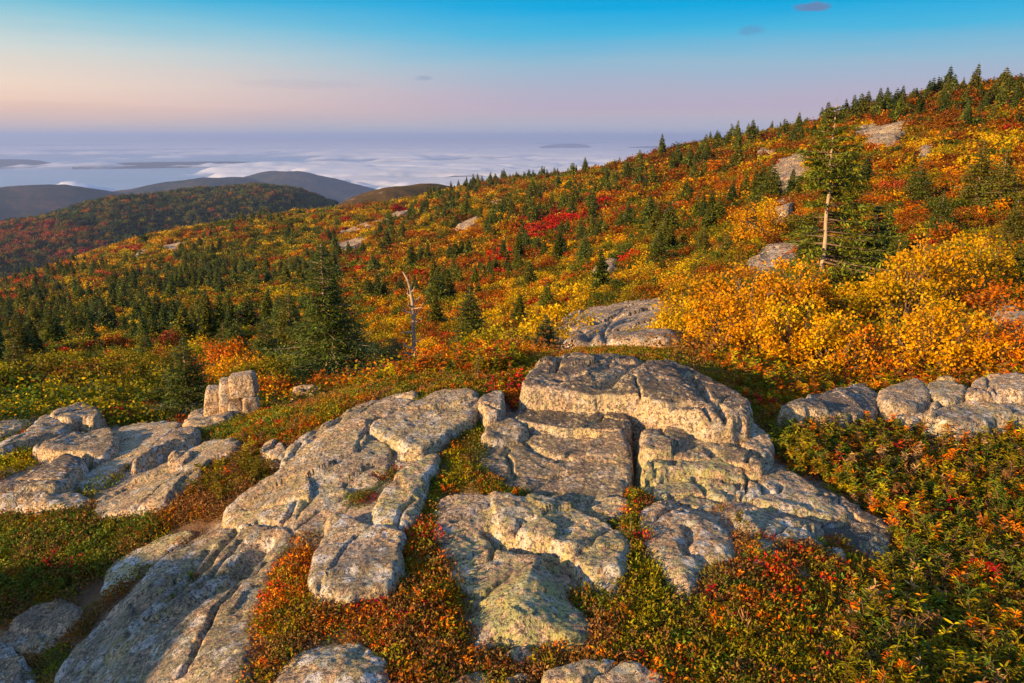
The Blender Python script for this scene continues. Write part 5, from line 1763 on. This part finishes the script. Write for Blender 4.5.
def hillside():
    rng = np.random.default_rng(33)
    shB = [join(*shrub_model(300 + i, 950, .095, 20, .13, .68, sides=3), 'shrub', BARK_TWIG, LEAF) for i in range(4)]
    shA = [join(*shrub_model(310 + i, 1700, .065, 20, .13, .66, sides=4), 'shrub', BARK_TWIG, LEAF) for i in range(4)]
    shC = [shrub_model(320 + i, 330, .165, 12, .16, .66, stems=False)[1].mesh('shrub', LEAF) for i in range(4)]
    spB = [join(*spruce_model(340 + i, 24, 7, 8, 3, .20 + .04 * i, .050, .02, .98, sides=4, wide=.58), 'spruce_tree', BARK_SPRUCE, NEEDLE) for i in range(4)]
    spC = [join(*spruce_model(360 + i, 15, 6, 5, 2, .20 + .04 * i, .080, .0, .98, sides=3, wide=.6), 'spruce_tree', BARK_SPRUCE, NEEDLE) for i in range(4)]
    usrc = source('undergrowth', [shrub_model(380 + i, 260, .11, 9, .2, .9, stems=False, low=.5)[1].mesh('undergrowth', LEAF) for i in range(4)])

    def sample(n, d0, d1, pw):
        u = rng.uniform(0, 1, n)
        d = (d0 ** pw + u * (d1 ** pw - d0 ** pw)) ** (1 / pw)
        ph = rng.uniform(R(-52), R(54), n)
        return d * np.sin(ph), d * np.cos(ph), d, ph

    def skyline(ph):
        return np.interp(ph, np.radians([-45, -33, -24, -13, 0, 12, 23, 33, 45]), [560, 470, 510, 500, 360, 250, 195, 170, 180])

    # ---- shrubs
    def keep(x, y, d, ph, fac=1.12, margin=.0):
        z = ground(x, y)
        u, v = project(x, y, z)
        k = (d < skyline(ph) * fac) & (u > -450) & (u < 1650)
        k &= ~bare_rock(np.stack([x, y], 1), margin)
        # low growth only on the near side of the bare outcrops
        for sh in (1.02, 1.05, 1.09):
            k &= ~((d > 14) & bare_rock(np.stack([x * sh, y * sh], 1), 0) & (rng.uniform(0, 1, len(x)) < .8))
        k &= ~((d < 9.6) & (u > 128) & (u < 232)) & ~((d < 11.5) & (u > 285) & (u < 365) & (rng.uniform(0, 1, len(x)) < .7))
        return k, z, u, v
    x, y, d, ph = sample(52000, 8.0, 560, 1.12)
    k, z, u, v = keep(x, y, d, ph)
    cl = fbm(x / 9, y / 9, 3, 51)
    k &= rng.uniform(-1.3, .6, len(x)) < cl + .25
    # leave the named plants in the nearest ground some room
    k &= (d > 11) | (rng.uniform(0, 1, len(d)) < .4)
    k &= ~((d < 11) & (u > 560)) & ~((d < 13) & (u > 545) & (u < 690))
    x, y, z, d, u, v = (q[k] for q in (x, y, z, d, u, v))
    n = len(x)
    hgt = rng.uniform(.55, 1.35, n) * np.interp(d, [8, 20, 60, 200, 500], [.45, .6, 1.05, 1.9, 3.2])
    # colours in drifts
    names = ['yellow', 'gold', 'orange', 'red', 'rust', 'olive', 'green', 'salmon', 'lime']
    L_ = np.array([1.5, 1.1, 1.0, .12, 1.2, 4.2, 4.2, .3, 1.7])
    M_ = np.array([1.5, 1.9, 2.0, .18, 3.2, 3.6, 2.0, .05, 1.6])
    R_ = np.array([.9, 1.5, 1.6, .08, 4.6, 3.6, 2.2, .03, 1.0])
    w = np.where((u < 340)[:, None], L_, np.where((u < 640)[:, None], M_, R_)).astype(float)
    n1 = fbm(x / (6 + d * .05), y / (6 + d * .05), 3, 61)
    n2 = fbm(x / (5 + d * .06), y / (5 + d * .06), 3, 67)
    n3 = fbm(x / (9 + d * .05), y / (9 + d * .05), 3, 71)
    w[:, 3] *= np.where(n1 > .30, 14, .35)
    w[:, 2] *= np.where(n1 > .12, 2.4, .7)
    w[:, 7] *= np.where(n1 > .2, 7, .3)
    w[:, 0] *= np.where(n2 > .10, 2.6, .6)
    w[:, 1] *= np.where(n2 > .05, 1.8, .8)
    w[:, 5] *= np.where(n3 > .0, 1.7, .7)
    w[:, 6] *= np.where(n3 > .1, 2.2, .7)
    # drifts of red seen in the photograph
    for (cu, cv, ru, rv, ci, kk) in [(505, 268, 16, 9, 3, 60), (540, 230, 30, 9, 3, 25), (615, 232, 14, 8, 3, 25), (352, 268, 14, 8, 3, 40), (350, 298, 16, 8, 3, 40), (575, 278, 20, 8, 3, 20),
                                    (620, 215, 45, 14, 3, 3), (60, 300, 40, 20, 7, 8), (30, 335, 45, 12, 7, 10), (85, 330, 25, 10, 3, 10), (225, 335, 30, 12, 2, 10), (430, 310, 40, 18, 2, 4), (730, 185, 40, 14, 2, 6),
                                    (690, 170, 50, 14, 4, 3), (940, 120, 60, 16, 4, 4), (100, 385, 90, 22, 8, 6), (620, 290, 80, 18, 0, 5), (500, 320, 60, 22, 0, 4), (850, 290, 140, 34, 0, 5)]:
        g = np.exp(-((u - cu) / ru) ** 2 - ((v - cv) / rv) ** 2)
        w[:, ci] *= 1 + kk * g * 1.5
    w /= w.sum(1)[:, None]
    ci = (rng.uniform(0, 1, (n, 1)) > np.cumsum(w, 1)).sum(1).clip(0, len(names) - 1)
    col = np.array([C_[q] for q in names])[ci] * rng.uniform(.6, 1.15, (n, 1)) * np.where((ci == 2) | (ci == 4), .72, 1.0)[:, None] * rng.uniform(.93, 1.07, (n, 3))
    app = hgt / d
    app = np.where((u > 0) & (u < 1024) & (v < 683), app, 0)
    order = np.argsort(-app)
    solo = order[:270]
    rest = order[270:]
    zone = lambda uu: 'left' if uu < 340 else ('middle' if uu < 640 else 'right')
    words = dict(yellow='bright yellow', gold='golden', orange='orange', red='crimson', rust='rusty brown', olive='olive', green='green', salmon='pinkish red', lime='yellow-green')
    protos = {}
    for i in solo:
        me = (shA if d[i] < 32 else shB)[rng.integers(4)]
        o = obj('shrub', me, (x[i], y[i], z[i] - .05))
        s = hgt[i]
        o.scale = (s * rng.uniform(.95, 1.35), s * rng.uniform(.95, 1.35), s)
        o.rotation_euler = (0, 0, rng.uniform(0, 6.28))
        o['tint'] = tuple(float(q) for q in col[i])
        zn_, cw = zone(u[i]), words[names[ci[i]]]
        tag(o, 'leafy %s shrub among others on the %s of the slope' % (cw, zn_), 'shrub', '%s shrubs on the %s of the slope' % (cw, zn_))
    nr = len(rest)
    csrc = source('hillside_shrub', shB + shC)
    far = d[rest] > 75
    s = hgt[rest]
    cover('shrubs_beyond', 'countless autumn shrubs covering the mountain slope to its skyline', 'shrubs', csrc, np.stack([x, y, z - .05], 1)[rest],
          np.stack([np.zeros(nr), np.zeros(nr), rng.uniform(0, 6.28, nr)], 1), np.stack([s * rng.uniform(.95, 1.4, nr), s * rng.uniform(.95, 1.4, nr), s], 1),
          np.where(far, 4 + rng.integers(0, 4, nr), rng.integers(0, 4, nr)), col[rest])
    print('shrubs', n)

    # ---- spruces
    x, y, d, ph = sample(29000, 18, 560, 1.3)
    k, z, u, v = keep(x, y, d, ph, 1.06)
    cl = fbm(x / (8 + d * .06), y / (8 + d * .06), 3, 81) + .18 * (u < 330) - .05
    k &= rng.uniform(-.05, 1.3, len(x)) < cl * 1.8 + np.where(u > 620, .25, .27)
    k &= (d > 45) | (rng.uniform(0, 1, len(d)) < .22)
    x, y, z, d, u, v = (q[k] for q in (x, y, z, d, u, v))
    # a fringe of spruces along the right skyline
    m = 80
    ph2 = rng.uniform(R(8), R(38), m)
    d2 = skyline(ph2) * rng.uniform(.78, .98, m)
    x2, y2 = d2 * np.sin(ph2), d2 * np.cos(ph2)
    z2_ = ground(x2, y2)
    u2, v2 = project(x2, y2, z2_)
    x, y, z, d, u, v = (np.concatenate(q) for q in ((x, x2), (y, y2), (z, z2_), (d, d2), (u, u2), (v, v2)))
    n = len(x)
    hgt = (.3 + 1.25 * rng.uniform(0, 1, n) ** 1.5) * np.interp(d, [10, 25, 80, 200, 500], [1.1, 1.7, 2.6, 3.3, 4.6])
    hgt[-m:] = .8 + 2.6 * rng.uniform(0, 1, m) ** 1.6
    col = np.array(SPRUCE_T)[rng.integers(0, 4, n)] * rng.uniform(.75, 1.3, (n, 1))
    app = np.where((u > 0) & (u < 1024) & (v < 683), hgt / d, 0)
    order = np.argsort(-app)
    solo, rest = order[:270], order[270:]
    for i in solo:
        o = obj('spruce_tree', (spB if d[i] < 110 else spC)[rng.integers(4)], (x[i], y[i], z[i] - .08))
        s = hgt[i]
        o.scale = (s * rng.uniform(.8, 1.25), s * rng.uniform(.8, 1.25), s)
        o.rotation_euler = (rng.normal(0, .05), rng.normal(0, .05), rng.uniform(0, 6.28))
        o['tint'] = tuple(float(q) for q in col[i])
        tag(o, 'dark green spruce scattered among shrubs on the %s of the slope' % zone(u[i]), 'spruce', 'spruces on the %s of the slope' % zone(u[i]))
    nr = len(rest)
    ssrc = source('hillside_spruce', spB + spC)
    s = hgt[rest]
    cover('spruces_beyond', 'countless small spruces dotting the mountain slope to its skyline', 'spruces', ssrc, np.stack([x, y, z - .08], 1)[rest],
          np.stack([rng.normal(0, .06, nr), rng.normal(0, .06, nr), rng.uniform(0, 6.28, nr)], 1), np.stack([s, s, s], 1) * rng.uniform(.75, 1.3, (nr, 3)),
          np.where(d[rest] > 75, 4 + rng.integers(0, 4, nr), rng.integers(0, 4, nr)), col[rest])
    print('spruces', n)

    # ---- undergrowth between them
    x, y, d, ph = sample(20000, 6.2, 130, 1.0)
    k, z, u, v = keep(x, y, d, ph)
    k &= ~((d < 6.9) & (u < 330)) & ~((d < 12) & (u > 545) & (u < 690))
    x, y, z, d, u = (q[k] for q in (x, y, z, d, u))
    n = len(x)
    s = rng.uniform(.22, .5, n) * np.interp(d, [6, 15, 60, 130], [.6, 1.0, 1.7, 2.6])
    drift = fbm(x / 5, y / 5, 3, 91)
    a = pick(rng, n, dict(rust=3, brown=2, orange=.7, olive=3.5, gold=1.2))
    b = pick(rng, n, dict(olive=3, green=2, lime=1.6, yellow=1.4))
    c = np.where((drift + np.where(u < 420, -.15, .12) > 0)[:, None], a, b)
    cover('undergrowth', 'rusty and olive undergrowth between the shrubs of the slope', 'undergrowth', usrc, np.stack([x, y, z - .04], 1),
          np.stack([rng.normal(0, .1, n), rng.normal(0, .1, n), rng.uniform(0, 6.28, n)], 1), np.stack([s * 1.3, s * 1.3, s], 1), rng.integers(0, 4, n), c)
    print('undergrowth', n)

    # ---- woods on the second ridge
    ph, dc, zc, wf, wb, base, X, Y, Zz = HILL2
    n = 24000
    i = rng.integers(22, 66, n)
    j = rng.integers(0, X.shape[1] - 1, n)
    fi, fj = rng.uniform(0, 1, n), rng.uniform(0, 1, n)
    g = lambda A: A[i, j] * (1 - fi) * (1 - fj) + A[i + 1, j] * fi * (1 - fj) + A[i, j + 1] * (1 - fi) * fj + A[i + 1, j + 1] * fi * fj
    x, y, z = g(X), g(Y), g(Zz)
    u, v = project(x, y, z)
    n1 = fbm(x / 90, y / 90, 4, 101)
    k = (u > -60) & (u < 480) & (rng.uniform(-1, .5, n) < n1 + .45)
    x, y, z, u, v, n1 = (q[k] for q in (x, y, z, u, v, n1))
    n = len(x)
    print('ridge woods', n)
    conif = rng.uniform(0, 1, n) < .55
    c = pick(rng, n, dict(dkgreen=6, green=3, olive=2, rust=.8))
    hot = (n1 > .22) | (((u - 35) / 75) ** 2 + ((v - 245) / 22) ** 2 < 1)
    c2 = pick(rng, n, dict(orange=2.5, salmon=1.2, red=.5, rust=3, olive=3)) * .7
    hot = ((((u - 35) / 75) ** 2 + ((v - 245) / 22) ** 2 < 1) | (n1 > .38))
    hp = np.where(((u - 35) / 75) ** 2 + ((v - 245) / 22) ** 2 < 1, .55, .22)
    ish = hot & (rng.uniform(0, 1, n) < hp)
    c = np.where(ish[:, None], c2, c)
    conif &= ~ish
    s = rng.uniform(5, 10, n)
    fsrc = source('ridge_tree', spC + shC)
    cover('ridge_woods', 'dark wooded second ridge with patches of red autumn trees', 'woods', fsrc, np.stack([x, y, z - .5], 1),
          np.stack([np.zeros(n), np.zeros(n), rng.uniform(0, 6.28, n)], 1), np.stack([np.where(conif, s * 1.25, s), np.where(conif, s * 1.25, s), s], 1),
          np.where(conif, rng.integers(0, 4, n), 4 + rng.integers(0, 4, n)), c)


hillside()
